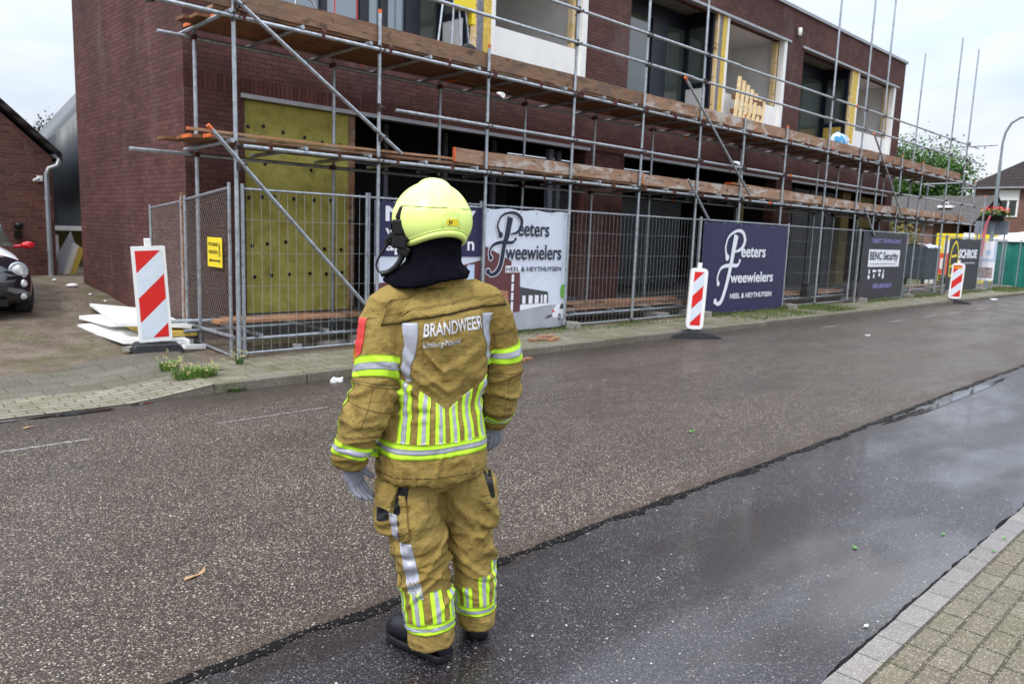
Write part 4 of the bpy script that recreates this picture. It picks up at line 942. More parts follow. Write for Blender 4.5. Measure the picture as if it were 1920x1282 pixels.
# thin tree behind the house
def leafm(name, a, b_):
    t = NT(name, .6, 0, .3); P = t.pos(); t.col(t.ramp(t.noise(1.6, 4, .7, src=P), [(.3, a), (.7, b_)])); t.b.inputs['Subsurface Weight'].default_value = 0; return t.m
M['leaf_dark'] = leafm('dusty_leaves', g3(.035, .045, .03), g3(.09, .10, .07)); M['leaf_green'] = leafm('green_leaves', g3(.025, .07, .012), g3(.075, .17, .03)); M['bark'] = simple('bark', g3(.07, .055, .045), .9, 0, .3, 10, .5)
def tree(name, label, base, h, crown_c, crown_r, nleaf, ls, lm, seed, nb=16, cat='tree', trunk_r=.12, group=None):
    r = random.Random(seed); t = thing(name, label, cat, base, 0, group); B = Vector(base); cc = Vector(crown_c); cr_ = Vector(crown_r)
    b = MB(); top = Vector((cc.x, cc.y, cc.z)); b.path([B, B.lerp(top, .5)+Vector((.1, 0, 0)), top], [trunk_r, trunk_r*.7, trunk_r*.3], 8)
    ends = []
    for i in range(nb):
        while True:
            q = Vector((r.uniform(-1, 1), r.uniform(-1, 1), r.uniform(-1, 1)))
            if .45 < q.length < 1: break
        e = cc+Vector((q.x*cr_.x, q.y*cr_.y, q.z*cr_.z)); s = B.lerp(top, r.uniform(.5, 1)); m_ = s.lerp(e, .5)+Vector((r.uniform(-.2, .2), r.uniform(-.2, .2), r.uniform(0, .25)))*cr_.x*.3
        b.path([s, m_, e], [trunk_r*.3, trunk_r*.17, trunk_r*.05], 5); ends.append((m_, e))
    b.build('trunk', M['bark'], t); b = MB(); vs = []; fs = []
    per = nleaf//nb
    for m_, e in ends:
        rad = cr_.length*.30*r.uniform(.7, 1.25)
        for i in range(per):
            q = Vector((r.gauss(0, .45), r.gauss(0, .45), r.gauss(0, .40)))*rad; c = (m_.lerp(e, r.uniform(.4, 1.05)))+q
            u = Vector((r.uniform(-1, 1), r.uniform(-1, 1), r.uniform(-1, 1))).normalized(); v = u.orthogonal().normalized(); v.rotate(Matrix.Rotation(r.uniform(0, 6), 3, u)); s = ls*r.uniform(.6, 1.4)
            o = len(vs); vs += [c, c+u*s*.5+v*s*.3, c+u*s, c+u*s*.5-v*s*.3]; fs.append((o, o+1, o+2, o+3))
    b.add(vs, fs); b.build('crown', lm, t); return t
tree('bare_tree', 'thin grey tree with sparse small leaves behind the left brick house', (5.9, 26, .4), 5, (6.0, 26, 3.95), (.55, .6, .65), 420, .10, M['leaf_dark'], 5, 24, trunk_r=.05)
# parked black hatchback, seen by its front left corner
car = thing('parked_car', 'black small hatchback with white bonnet and red mirror at the left edge', 'car', (1.66, 12.0, .28))
CM = simple('black_car_paint', g3(.006, .006, .010), .12, 0, .1, 2); CM.node_tree.nodes['Principled BSDF'].inputs['Coat Weight'].default_value = 1
WM = simple('white_car_paint', g3(.75, .77, .82), .15, 0, .03, 2); RM = simple('red_car_paint', g3(.55, .01, .02), .15, 0, .03, 2)
cx, cy, cz = 1.76, 11.72, .27
CR = [(.0, .34, .50, .46), (.03, .26, .62, .62), (.10, .20, .76, .73), (.25, .17, .86, .785), (.55, .16, .93, .81), (.9, .16, .98, .82), (1.3, .16, .99, .82), (2.2, .16, .98, .82), (3.1, .18, .96, .81), (3.5, .28, .86, .74), (3.56, .4, .7, .6)]
def carring(y, zlo, zhi, w, a0=0, a1=2*PI, n=32, off=0, close=True):
    o = []; zm = .48
    for j in range(n if close else n+1):
        t_ = a0+(a1-a0)*j/n; c_, s_ = math.cos(t_), math.sin(t_)
        e = .62 if s_ > 0 else .38; x = (w+off)*math.copysign(abs(c_)**e, c_); z = zm+((zhi-zm+off)*abs(s_)**.85 if s_ > 0 else -(zm-zlo)*abs(s_)**.4)
        o.append((cx+x, cy+y, cz+z))
    return o
b = MB(); b.loft([carring(*q) for q in CR]); b.build('body', CM, car)
b = MB(); b.loft([[(cx+w*sx, cy+y, cz+z) for w, z, sx in ((wb_, zb2, -1), (wt_, zt2, -1), (wt_*.5, zt2+.03, -1), (wt_*.5, zt2+.03, 1), (wt_, zt2, 1), (wb_, zb2, 1))] for y, wb_, zb2, wt_, zt2 in [(.95, .72, .93, .70, .97), (1.45, .76, .93, .60, 1.40), (2.0, .77, .93, .60, 1.47), (2.9, .75, .9, .58, 1.42), (3.4, .7, .85, .5, 1.0)]], 0, True); b.build('cabin', M['glass_dark'], car)
b = MB(); b.loft([[(cx+w*sx, cy+y, cz+z) for w, z, sx in ((.60, 1.405, -1), (.30, 1.47, -1), (.30, 1.47, 1), (.60, 1.405, 1))] for y in (1.5, 2.9)], 0, True, closed=False); b.build('roof', CM, car)
def ci(y):
    for p, q in zip(CR, CR[1:]):
        if p[0] <= y <= q[0]: f = (y-p[0])/(q[0]-p[0]); return [p[i_]+(q[i_]-p[i_])*f for i_ in range(4)]
b = MB(); b.loft([carring(*ci(.24+.68*i/10), R(44), R(136), 20, .006, False) for i in range(11)], 0, True, False, False); b.build('bonnet', WM, car)
LM = simple('headlight_glass', g3(.55, .55, .56), .15, .3, .4, 30)
for s in (-1, 1):
    b = MB(); b.sphere((cx+s*.60, cy+.09, cz+.64), .092, 16, 0, (1, .6, 1)); hl = b.build('headlight', LM, car)
    b = MB(); b.lathe([(.115, -.01), (.115, .01), (.098, .012)], (0, 0, 0), 20); o = b.build('rim', M['galv'], hl, (cx+s*.60, cy+.07, cz+.64), (PI/2, 0, 0)); o.parent = hl
    for z, q in ((.47, .055), (.30, .045)): b = MB(); b.sphere((cx+s*.64, cy+.055, cz+z), q, 12, 0, (1, .6, 1)); b.build('fog_lamp', LM, car)
    b = MB(); b.sphere((cx+s*.93, cy+1.05, cz+.94), .085, 14, 0, (1.05, .6, .62)); b.tube((cx+s*.76, cy+1.1, cz+.92), (cx+s*.88, cy+1.06, cz+.93), .02); b.build('mirror', RM, car)
    for y in (.62, 2.92):
        b = MB(); b.loft([[(cx+s*x, cy+y+q*math.cos(2*PI*j/24), cz+.30+q*math.sin(2*PI*j/24)) for j in range(24)] for x, q in ((.62, .26), (.64, .29), (.80, .29), (.825, .26), (.80, .19))]); wh = b.build('wheel', M['dark_rubber'], car)
        b = MB(); b.loft([[(cx+s*x, cy+y+q*math.cos(2*PI*j/20), cz+.30+q*math.sin(2*PI*j/20)) for j in range(20)] for x, q in ((.79, .19), (.812, .15), (.815, .03))]); b.build('rim', M['galv'], wh)
b = MB(); b.box(cx-.26, cx+.26, cy-.03, cy+.02, cz+.30, cz+.41); b.build('number_plate', M['yellow'], car)
b = MB(); b.box(cx-.45, cx+.45, cy-.01, cy+.05, cz+.18, cz+.27); b.build('grille', M['black'], car)
# ------------------------------------------------------------------ right background
far = thing('brick_house', 'brown brick house with dark hipped roof at the right edge', 'house', (55, 13, 0))
b = MB(); b.box(55, 66, 2.0, 15.0, 0, 5.45); b.build('wall', M['brick_far'], far)
b = MB(); e = .5; z0, z1 = 5.45, 9.6
vs = [(55-e, 2-e, z0), (66+e, 2-e, z0), (66+e, 15+e, z0), (55-e, 15+e, z0), (60.5, 6.5, z1), (60.5, 9.6, z1)]
b.add(vs, [(0, 4, 5, 3), (0, 1, 4), (1, 2, 5, 4), (2, 3, 5), (0, 3, 2, 1)]); b.build('roof', M['tile_dark'], far)
b = MB(); b.box(55-e-.06, 55-e+.08, 1.4, 15.6, 5.36, 5.46); b.build('gutter', M['roof_trim'], far)
b = MB(); b.box(58, 59, 9.2, 10.4, 7.0, 8.9); b.build('chimney', M['white_paint'], far)
for i, (ya, yb, za, zb_) in enumerate([(12.62, 13.5, 3.75, 5.2), (9.0, 10.2, 3.75, 5.2), (12.4, 13.4, .9, 2.6), (8.8, 10.4, .9, 2.6)]):
    b = MB(); b.box(54.93, 55.05, ya-.1, yb+.1, za-.1, zb_+.1); w = b.build('window', M['white_paint'], far)
    b = MB(); ym = (ya+yb)/2; b.box(54.90, 54.93, ya, ym-.06, za, za+(zb_-za)*.62); b.box(54.90, 54.93, ym+.06, yb, za, za+(zb_-za)*.62); b.build('pane', M['glass_dark'], w)
    b = MB(); b.box(54.88, 54.93, ya-.08, yb+.08, za+(zb_-za)*.64, zb_+.05); b.build('shutter', M['white_paint'], w)
h2 = thing('long_house', 'low brick house with long grey tiled roof behind the scaffold end', 'house', (50, 16, 0))
b = MB(); b.box(50, 58, 15.6, 34, 0, 3.15); b.build('wall', M['brick_far'], h2)
M['tile_grey'] = tiles('grey_roof_tiles', g3(.085, .078, .075))
b = MB(); b.add([(49.5, 13.4, 3.05), (49.5, 34, 3.05), (54, 34, 4.9), (54, 13.4, 4.9), (58.5, 34, 3.05), (58.5, 13.4, 3.05)], [(0, 3, 2, 1), (3, 5, 4, 2), (0, 1, 4, 5)]); b.build('roof', M['tile_grey'], h2)
b = MB(); b.box(51.6, 52.3, 15.2, 16.0, 4.05, 4.2); b.build('skylight', M['white_paint'], h2)
for ya in (17.0, 20.0, 24):
    b = MB(); b.box(49.92, 50.03, ya, ya+1.6, .9, 2.5); w = b.build('window', M['white_paint'], h2); b = MB(); b.box(49.90, 49.92, ya+.15, ya+1.45, 1.05, 2.35); b.build('pane', M['glass_dark'], w)
tree('garden_tree', 'tall green tree beyond the scaffold end above the grey roof', (72, 24.5, 0), 10, (72, 24.5, 7.3), (3.2, 4.6, 3.3), 22000, .24, M['leaf_green'], 11, 44, trunk_r=.3)
tree('garden_tree', 'lower green tree behind the brick building corner', (66, 28, 0), 10, (66, 27.5, 5.6), (3.4, 4.0, 3.0), 13000, .25, M['leaf_green'], 21, 30, trunk_r=.3)
tree('garden_bush', 'olive and rusty bush behind the dark cabin', (40, 14.6, 0), 3, (40, 14.6, 2.0), (1.2, 1.6, 1.0), 2200, .16, leafm('olive_leaves', g3(.07, .10, .02), g3(.22, .17, .04)), 8, 20, 'bush', .06)
# street lamp with planter
lp = thing('street_lamp', 'curved grey street lamp rising above the flower planter', 'street lamp', (36, 9.0, 0))
b = MB(); pts = [(36, 9.0, 0), (36, 9.0, 3.2), (36, 9.02, 5.2)]; b.path(pts, [.085, .075, .055], 12); b.build('pole', simple('grey_green_lamp_paint', g3(.20, .24, .26), .5, .2), lp)
b = MB(); arm = [(36, 9.02, 5.2), (36, 9.02, 5.9), (36, 8.96, 6.3), (36, 8.80, 6.65), (36, 8.5, 6.85), (36, 8.1, 6.88), (36, 7.6, 6.8)]; b.path(arm, .045, 10); b.build('arm', simple('grey_green_lamp_paint', g3(.20, .24, .26)), lp)
b = MB(); b.path([(36, 7.7, 6.8), (36, 7.3, 6.74), (36, 6.9, 6.66)], [.06, .12, .05], 12); b.build('lamp_head', M['roof_trim'], lp)
pl = thing('flower_planter', 'black planter full of red and yellow flowers hung on the lamp post', 'planter', (35.9, 8.95, 2.85))
b = MB(); b.lathe([(.001, 2.80), (.34, 2.80), (.44, 3.18), (.40, 3.18), (.38, 3.1), (.001, 3.1)], (35.9, 8.95, 0), 20); b.build('tub', M['black'], pl)
fr = random.Random(4)
for nm, m, n, zz, s in (('leaves', M['leaf_green'], 260, 3.18, .09), ('red_flowers', simple('red_petals', g3(.55, .03, .04), .6), 110, 3.30, .07), ('yellow_flowers', simple('yellow_petals', g3(.6, .35, .03), .6), 50, 3.22, .06)):
    b = MB()
    for i in range(n):
        a = fr.uniform(0, 6.28); q = .52*math.sqrt(fr.random()); c = Vector((35.9+q*math.cos(a), 8.95+q*math.sin(a), zz+fr.uniform(-.08, .10)-(q**2)*.4))
        u = Vector((fr.uniform(-1, 1), fr.uniform(-1, 1), fr.uniform(-.2, 1))).normalized(); v = u.orthogonal()
        b.add([c-u*s*.6, c+v*s*.5, c+u*s*.6, c-v*s*.5], [(0, 1, 2, 3)])
    b.build(nm, m, pl)
sg = thing('road_sign', 'plain grey back of a wide road sign under the flower planter', 'sign', (36.2, 9.1, 0))
b = MB(); b.box(36.25, 36.29, 8.50, 9.72, 2.25, 2.80); b.build('plate', simple('grey_sign_back', g3(.20, .23, .28), .5), sg)
b = MB(); b.tube((36.32, 8.62, 0), (36.32, 8.62, 2.75), .035); b.tube((36.32, 9.6, 0), (36.32, 9.6, 2.75), .035); b.build('posts', M['galv'], sg)
# green tarpaulin tent with white roof
tn = thing('market_tent', 'green tarpaulin tent with white roof at the right edge', 'tent', (38, 8.6, .1))
M['tarp'] = cloth_m('green_tarpaulin', g3(.01, .16, .13), .8, .4)
b = MB(); vs = []; n, mz = 40, 8
for j in range(mz+1):
    for i in range(n+1):
        u, v = i/n, j/mz; vs.append((38+.06*math.sin(u*40)*(1-v*.5)+.04*noise.noise(Vector((u*9, v*4, 1))), 9.25-2.9*u, .12+1.92*v))
b.add(vs, [(j*(n+1)+i, j*(n+1)+i+1, (j+1)*(n+1)+i+1, (j+1)*(n+1)+i) for j in range(mz) for i in range(n)], 0, True)
b.build('front_tarp', M['tarp'], tn); b = MB(); b.add([(38, 9.25, .12), (42, 9.25, .12), (42, 9.25, 2.04), (38, 9.25, 2.04)], [(0, 1, 2, 3)]); b.build('side_tarp', M['tarp'], tn)
b = MB(); b.loft([[(37.9, y, 2.0), (37.88, y, 2.22+c), (40, y, 2.42+c*1.4), (42.1, y, 2.22+c), (42.1, y, 2.0)] for y, c in ((9.4, -.06), (8.9, .02), (7.8, .08), (6.3, .02))], 0, True, True, False); b.build('roof', M['white_board'], tn)
for y in (9.25, 8.35, 7.5, 6.6): b = MB(); b.tube((37.85, y, .05), (37.85, y, 2.1), .022); b.build('leg', M['galv'], tn)
# poster panel
ps = thing('poster_board', 'white poster with blue lines and a dim photo beside the green tent', 'poster', (34, 8.6, .1))
b = MB(); b.box(34.0, 34.03, 8.28, 8.86, .44, 1.96); b.build('sheet', M['ink_white'], ps)
def ypict(b, y0, y1, z0, z1, x): b.add([(x, y1, z0), (x, y0, z0), (x, y0, z1), (x, y1, z1)], [(0, 1, 2, 3)])
b = MB(); ypict(b, 8.30, 8.84, 1.17, 1.30, 33.995); ypict(b, 8.45, 8.62, 1.42, 1.62, 33.995); ypict(b, 8.28, 8.36, 1.2, 1.95, 33.994); b.build('blue_print', M['ink_sky'], ps)
b = MB(); ypict(b, 8.33, 8.80, .55, .95, 33.995); b.build('photo_print', simple('dim_photo_print', g3(.28, .22, .22), .5, 0, .8, 6), ps)
for y in (8.3, 8.84): b = MB(); b.tube((34.05, y, .05), (34.05, y, 1.9), .02); b.build('leg', M['galv'], ps)
# red beach flag, yellow cabin, orange barrier, dark bin
fg = thing('beach_flag', 'narrow pink and red feather flag in front of the road sign', 'flag', (33.5, 8.7, .1))
b = MB(); b.path([(33.6, 8.60, .1), (33.6, 8.66, 1.6), (33.6, 8.62, 2.6), (33.6, 8.52, 2.95)], [.02, .016, .012, .008], 8); b.build('pole', M['galv'], fg)
b = MB(); b.loft([[(33.58+.004*j, y0, z), (33.59+.004*j, (y0+y1)/2, z), (33.58, y1, z)] for j, (y0, y1, z) in enumerate([(8.70, 8.74, 1.30), (8.62, 8.80, 1.55), (8.60, 8.76, 1.95), (8.60, 8.70, 2.3), (8.58, 8.66, 2.6), (8.5, 8.56, 2.92)])], 0, True, False, False); b.build('cloth', simple('red_flag_cloth', g3(.62, .10, .14), .6, 0, .25, 3), fg)
cb = thing('site_cabin', 'yellow site cabin with white windows behind the fence end', 'cabin', (42, 12, 0))
b = MB(); b.box(42, 46, 10.6, 12.9, 0, 2.35); b.build('wall', M['yellow'], cb)
b = MB(); b.box(41.95, 41.99, 11.95, 12.5, .8, 2.0); b.build('window', M['white_paint'], cb); b = MB(); b.box(41.95, 41.99, 11.2, 11.7, 2.1, 2.4); b.build('vent', M['white_paint'], cb)
ob = thing('water_barrier', 'orange and white plastic road barrier between the dark bin and the black banner', 'barrier', (36, 10.9, .1))
M['orange'] = simple('orange_plastic', g3(.75, .10, .03), .4, 0, .1)
b = MB(); b.prism([(10.30, .50), (11.20, .55), (11.25, 1.30), (11.1, 1.42), (10.30, 1.40)], 0, .4, 0, Matrix(((0, 1, 0, 36), (1, 0, 0, 0), (0, 0, 1, 0), (0, 0, 0, 1)))); b.build('body', M['orange'], ob, bevel=.03)
b = MB(); b.box(35.97, 36.0, 10.70, 10.80, .75, 1.2); b.build('white_panel', M['ink_white'], ob)
for y in (11.0, 11.2): b = MB(); b.box(35.95, 36.3, y, y+.12, .1, .62); b.build('leg', M['white_board'], ob)
pa = thing('pallet_stack', 'stack of grey wooden pallets under the orange barrier', 'pallets', (36.5, 10.6, .1))
for i in range(3): b = MB(); b.box(36.4, 37.4, 10.2, 11.0, .1+.14*i, .13+.14*i); b.box(36.4, 37.4, 10.2, 10.3, .13+.14*i, .21+.14*i); b.box(36.4, 37.4, 10.85, 10.95, .13+.14*i, .21+.14*i); b.build('pallet', M['concrete'], pa)
db = thing('dark_container', 'dark container under a crumpled pale sheet behind the open fence', 'container', (33, 10.8, .1))
b = MB(); b.box(33, 34.6, 10.42, 11.25, .35, 1.66); b.build('body', simple('dark_teal_container', g3(.03, .045, .055), .5), db, bevel=.02)
b = MB(); b.box(33.05, 33.15, 10.45, 10.55, .08, .36); b.box(33.05, 33.15, 11.1, 11.2, .08, .36); b.build('feet', M['black'], db)
b = MB(); b.loft([[(33-.05+1.7*i/8, y, 1.68+.07*noise.noise(Vector((i*.9, y*5, 0)))+c) for i in range(9)] for y, c in ((10.38, -.06), (10.5, .03), (10.8, .08), (11.1, .03), (11.3, -.06))], 0, True, False, False); b.build('cover_sheet', simple('pale_sheet', g3(.42, .46, .55), .4, 0, .2, 8), db)
# clutter on and around the scaffold
hl = thing('hand_truck', 'yellow and grey stepladder frame with a black wheel standing on the upper deck', 'hand truck', (7.5, 8.9, 3.95))
b = MB()
for (x0, z0), (x1, z1) in (((6.95, 4.0), (7.12, 5.0)), ((7.22, 4.0), (7.30, 5.0)), ((7.42, 4.0), (7.38, 5.0)), ((7.62, 4.0), (7.48, 5.0))): b.tube((x0, 8.85, z0), (x1, 8.9, z1), .016)
b.build('frame', M['galv'], hl); b = MB(); b.box(7.28, 7.62, 8.80, 8.90, 4.78, 4.98); b.box(7.56, 7.62, 8.8, 8.9, 4.6, 4.8); b.build('yellow_crossbar', M['yellow'], hl)
b = MB(); b.box(6.95, 7.35, 8.80, 8.95, 4.13, 4.22); b.build('toe_plate', simple('pale_yellow_plate', g3(.70, .60, .30), .6), hl)
b = MB(); b.loft([[(7.55+q*math.cos(2*PI*j/20), 8.80+y, 4.16+q*math.sin(2*PI*j/20)) for j in range(20)] for y, q in ((0, .11), (.0, .16), (.03, .175), (.09, .175), (.12, .15))]); wh = b.build('wheel', M['dark_rubber'], hl)
b = MB(); b.lathe([(.001, .0), (.07, 0), (.08, .02)], (0, 0, 0), 16); o = b.build('hub', M['galv'], wh, (7.55, 8.795, 4.16), (PI/2, 0, 0))
pt = thing('pallet', 'pine pallet leaning upright in the middle upper bay', 'pallet', (16.7, 9.7, 4.0))
for i in range(7):
    x = 16.30+i*.205; b = MB(); th_ = .16; b.add([Vector(v) for v in ((x, 9.62, 4.04), (x+.13, 9.62, 4.04), (x+.13+.55, 9.86, 5.50-i*.07), (x+.55, 9.86, 5.50-i*.07), (x, 9.65, 4.04), (x+.13, 9.65, 4.04), (x+.13+.55, 9.89, 5.50-i*.07), (x+.55, 9.89, 5.50-i*.07))], [(0, 1, 2, 3), (7, 6, 5, 4), (0, 4, 5, 1), (1, 5, 6, 2), (2, 6, 7, 3), (3, 7, 4, 0)]); b.build('slat', M['pine'], pt)
for z in (4.15, 4.65, 5.0): b = MB(); q = (z-4.04)/1.5; b.box(16.30+.52*q, 17.66+.52*q, 9.66+.24*q, 9.75+.24*q, z-.05, z+.05); b.build('runner', M['plank_under'], pt)
bg = thing('plastic_sack', 'blue and white plastic sack lying on the upper deck by the right bay', 'sack', (20.9, 8.9, 3.95))
def sack(c, s, m, nm):
    b = MB(); vs = []; n, mz = 18, 10
    for j in range(mz+1):
        for i in range(n):
            a, e_ = 2*PI*i/n, PI*j/mz-PI/2; q = 1+.5*noise.noise(Vector((math.cos(a)*2, math.sin(a)*2, e_*2+c[0])))
            vs.append((c[0]+s[0]*q*math.cos(e_)*math.cos(a), c[1]+s[1]*q*math.cos(e_)*math.sin(a), c[2]+s[2]*q*math.sin(e_)))
    b.add(vs, [(j*n+i, j*n+(i+1) % n, (j+1)*n+(i+1) % n, (j+1)*n+i) for j in range(mz) for i in range(n)], 0, True); return b.build(nm, m, bg)
tm = NT('printed_sack', .4); tm.col(tm.ramp(tm.noise(4.5, 2), [(.46, g3(.72, .76, .82)), (.5, g3(.05, .32, .62))])); 
sack((20.15, 8.78, 4.26), (.42, .16, .22), tm.m, 'printed_half'); sack((20.75, 8.80, 4.12), (.42, .16, .16), simple('clear_plastic', g3(.55, .62, .75), .25, 0, .2, 8), 'clear_half')
for (x, z, l) in ((7.62, 3.60, 'white work lamp clamped to the third pole under the upper deck'), (14.2, 3.22, 'white work lamp under the deck beside the long brace'), (29.0, 4.2, 'small white lamp at the right end of the scaffold'), (27.4, 3.1, 'square white lamp on the end frame before the grey roof')):
    t = thing('work_lamp', l, 'lamp', (x, 8.3, z)); b = MB(); b.loft([[(x+.02+q*math.cos(2*PI*j/14), 8.30-.06*i, z+q*.8*math.sin(2*PI*j/14)-.02*i) for j in range(14)] for i, q in enumerate((.015, .034, .045))]); b.build('shade', M['white_paint'], t); b = MB(); b.tube((x, 8.36, z), (x, 8.36, z-.22), .01); b.build('hanger', M['coupler'], t)
o = MB().path([(6.02, 9.98, 3.98), (6.0, 9.97, 4.5), (6.03, 9.98, 5.6)], .009, 6).build('red_cable', M['red_refl'], None, (0, 0, 0)); tag(o, 'left of two red cables hanging over the upper window', 'cable', 'red cables')
o = MB().path([(6.46, 9.98, 3.98), (6.38, 9.97, 4.5), (6.36, 9.98, 5.6)], .009, 6).build('red_cable', M['red_refl'], None, (0, 0, 0)); tag(o, 'right of two red cables hanging over the upper window', 'cable', 'red cables')
o = MB().path([(5.35, 9.9, 4.0), (5.36, 9.9, 4.62), (5.44, 9.9, 4.70), (5.6, 9.9, 4.68), (5.66, 9.9, 4.6), (5.68, 9.9, 4.0)], .013, 8).build('steel_hoop', M['galv'], None, (0, 0, 0)); tag(o, 'bent grey steel hoop before the first upper window', 'hoop')
# litter, weeds, leaves
def scrap(name, pts, h, m, label, cat, loc, group=None):
    b = MB(); n = len(pts); top = [(x, y, h*(1+.5*math.sin(i*2.1))) for i, (x, y) in enumerate(pts)]
    b.add([(x, y, 0) for x, y in pts]+top, [tuple(range(n))[::-1], tuple(range(n, 2*n))]+[(i, (i+1) % n, n+(i+1) % n, n+i) for i in range(n)]); o = b.build(name, m, None, loc); return tag(o, label, cat, group)
scrap('crumpled_wrapper', [(-.07, -.02), (-.03, -.035), (0, -.01), (.04, -.035), (.075, -.01), (.07, .03), (.03, .01), (-.02, .035), (-.065, .02)], .035, M['white_paint'], 'crumpled white wrapper on the road by the kerb, left of the firefighter', 'litter', (4.25, 7.0, .002))
scrap('flat_paper', [(-.4, -.08), (.1, -.12), (.42, -.02), (.35, .1), (-.1, .08)], .008, M['white_paint'], 'flat white paper lying on the road past the farthest beacon', 'litter', (29.3, 7.05, .003))
scrap('paper_scrap', [(-.05, -.02), (.03, -.04), (.06, .02), (-.02, .04)], .02, M['white_paint'], 'small white scrap on the road between the two right beacons', 'litter', (14.4, 5.4, .002))
scrap('crushed_can', [(-.06, -.03), (.05, -.035), (.07, .01), (.02, .04), (-.05, .03)], .04, simple('crushed_tin', g3(.55, .56, .6), .3, .6, .5, 30), 'crushed silver can on the footway inside the corner fence', 'litter', (4.72, 8.72, .10))
scrap('crushed_can', [(-.05, -.03), (.04, -.03), (.06, .01), (0, .03), (-.05, .02)], .03, simple('red_tin', g3(.35, .08, .09), .35, .3, .7, 30), 'crushed reddish can beside the weeds near the big beacon', 'litter', (3.19, 9.0, .07))
for x, y, w, l, r_, m, lab in [(8.35, 7.80, .34, .09, .2, 'plank_orange', 'orange wood offcut on the footway under the white banner, nearest the block'), (8.0, 7.62, .36, .10, -.1, 'plank', 'brown wood offcut flat on the footway under the white banner'), (8.25, 7.55, .30, .08, .35, 'plank_orange', 'short orange wood offcut nearest the kerb'), (7.0, 6.88, .22, .06, .3, 'plank_orange', 'splintered wood piece on the road beside the firefighter elbow')]:
    o = MB().obox((0, 0, .018), w, l, .034, (0, .03, r_)).build('wood_offcut', M[m], None, (x, y, .09 if y > 7.2 else .0)); tag(o, lab, 'wood offcut', 'wood offcuts by the kerb')
o = MB().obox((0, 0, .03), .25, .14, .06, (0, .03, .3)).obox((.2, .05, .03), .2, .12, .05, (0, .03, .5)).build('broken_brick', M['concrete'], None, (5.2, 8.78, .09)); tag(o, 'broken grey brick lying inside the corner fence', 'brick')
o = MB().obox((0, 0, .05), .5, .3, .1, (.02, .03, .1)).build('rubble_block', M['concrete'], None, (12.5, 8.75, .09)); tag(o, 'pale rubble block under the open mesh near the middle beacon', 'rubble')
def leaf(name, loc, s, rot, m, label, group, curl=.3):
    b = MB(); rr = random.Random(label); pts = []
    for i in range(10):
        a = 2*PI*i/10; q = s*(1 if i % 2 == 0 else .42)*(1.25 if i in (0, 5) else .85)*rr.uniform(.8, 1.1); pts.append((q*math.cos(a+rot), q*.7*math.sin(a+rot), .004+abs(q)*curl*rr.random()))
    b.add([(0, 0, .003)]+pts, [(0, i+1, (i+1) % 10+1) for i in range(10)]); o = b.build(name, m, None, loc); tag(o, label, 'leaf', group)
LG = simple('fresh_green_leaf', g3(.07, .28, .03), .5, 0, .2, 40); LT = simple('tan_dead_leaf', g3(.36, .22, .10), .6, 0, .2, 40); LB = simple('black_speck', g3(.02, .02, .02), .6)
for i, (x, y, s, m, lab) in enumerate([(5.6, 3.48, .05, LG, 'green leaf scrap on the older asphalt above the joint'), (4.19, 1.52, .028, LG, 'bright green leaf scrap on the dark wet asphalt strip'), (4.81, 1.26, .026, LG, 'olive leaf scrap on the wet strip near the gutter'),
    (4.75, .99, .022, LG, 'green leaf scrap lying on the gutter bricks'), (5.03, 1.0, .024, LG, 'frayed green leaf on the gutter by the right frame edge'), (1.35, 6.75, .055, LT, 'pale yellow leaf on the road near the left puddle'), (4.30, 2.17, .02, LB, 'small dark pebble of tar on the wet strip'), (3.34, 1.13, .022, M['white_paint'], 'small white chip beside the gutter crack')]):
    leaf('leaf_scrap', (x, y, .001 if y > 2.7 else -.006), s, i*1.3, m, lab, 'leaf scraps on the road')
b = MB(); pts = [(0, .01), (.03, .03), (.055, .012), (.09, .0), (.12, .004), (.16, .028), (.13, -.012), (.09, -.026), (.05, -.02), (.02, -.004)]
b.add([(x-.07, y*.7, .003+.004*math.sin(i*1.7)) for i, (x, y) in enumerate(pts)], [tuple(range(10))[::-1]]); o = b.build('dead_leaf', LT, None, (1.33, 3.43, .003), (0, 0, .5)); tag(o, 'curled tan dead leaf on the near asphalt, lower left', 'leaf')
def weed(loc, n, h, sp, label, m, seed, flowers=0):
    r = random.Random(seed); t = thing('weed', label, 'weed', loc); b = MB(); fb = MB()
    for i in range(n):
        a = r.uniform(0, 6.28); q = sp*math.sqrt(r.random()); p = Vector((loc[0]+q*math.cos(a), loc[1]+q*.6*math.sin(a), loc[2])); hh = h*r.uniform(.4, 1); d = Vector((math.cos(a), math.sin(a)*.7, 0))*hh*r.uniform(.2, .8); w = Vector((-d.y, d.x, 0)).normalized()*.006 if d.length else Vector((.004, 0, 0))
        m1 = p+d*.45+Vector((0, 0, hh*.7)); e = p+d+Vector((0, 0, hh*r.uniform(.5, 1)))
        b.add([p-w*.6, p+w*.6, m1+w, e, m1-w], [(0, 1, 2, 4), (4, 2, 3)])
        if flowers and r.random() < flowers:
            f_ = p+d*1.2+Vector((0, 0, hh*1.5)); b.add([m1, m1+w*.3, f_], [(0, 1, 2)])
            for q_ in range(3): c = f_+Vector((r.uniform(-.02, .02), r.uniform(-.02, .02), r.uniform(-.03, .01))); fb.add([c+Vector((-.008, 0, 0)), c+Vector((0, 0, -.008)), c+Vector((.008, 0, 0)), c+Vector((0, 0, .01))], [(0, 1, 2, 3)])
    b.build('leaves', m, t)
    if flowers: fb.build('seed_heads', simple('straw_seed_heads', g3(.55, .48, .22), .7), t)['kind'] = 'stuff'
LW = leafm('weed_leaves', g3(.07, .13, .02), g3(.20, .32, .06))
weed((3.0, 7.62, .09), 520, .12, .22, 'largest bright green weed tuft with straw seed heads at the kerb end', LW, 1, .05)
weed((2.93, 8.12, .09), 160, .13, .09, 'smaller weed tuft with pale flower stalks nearer the beacon', LW, 2, .07)
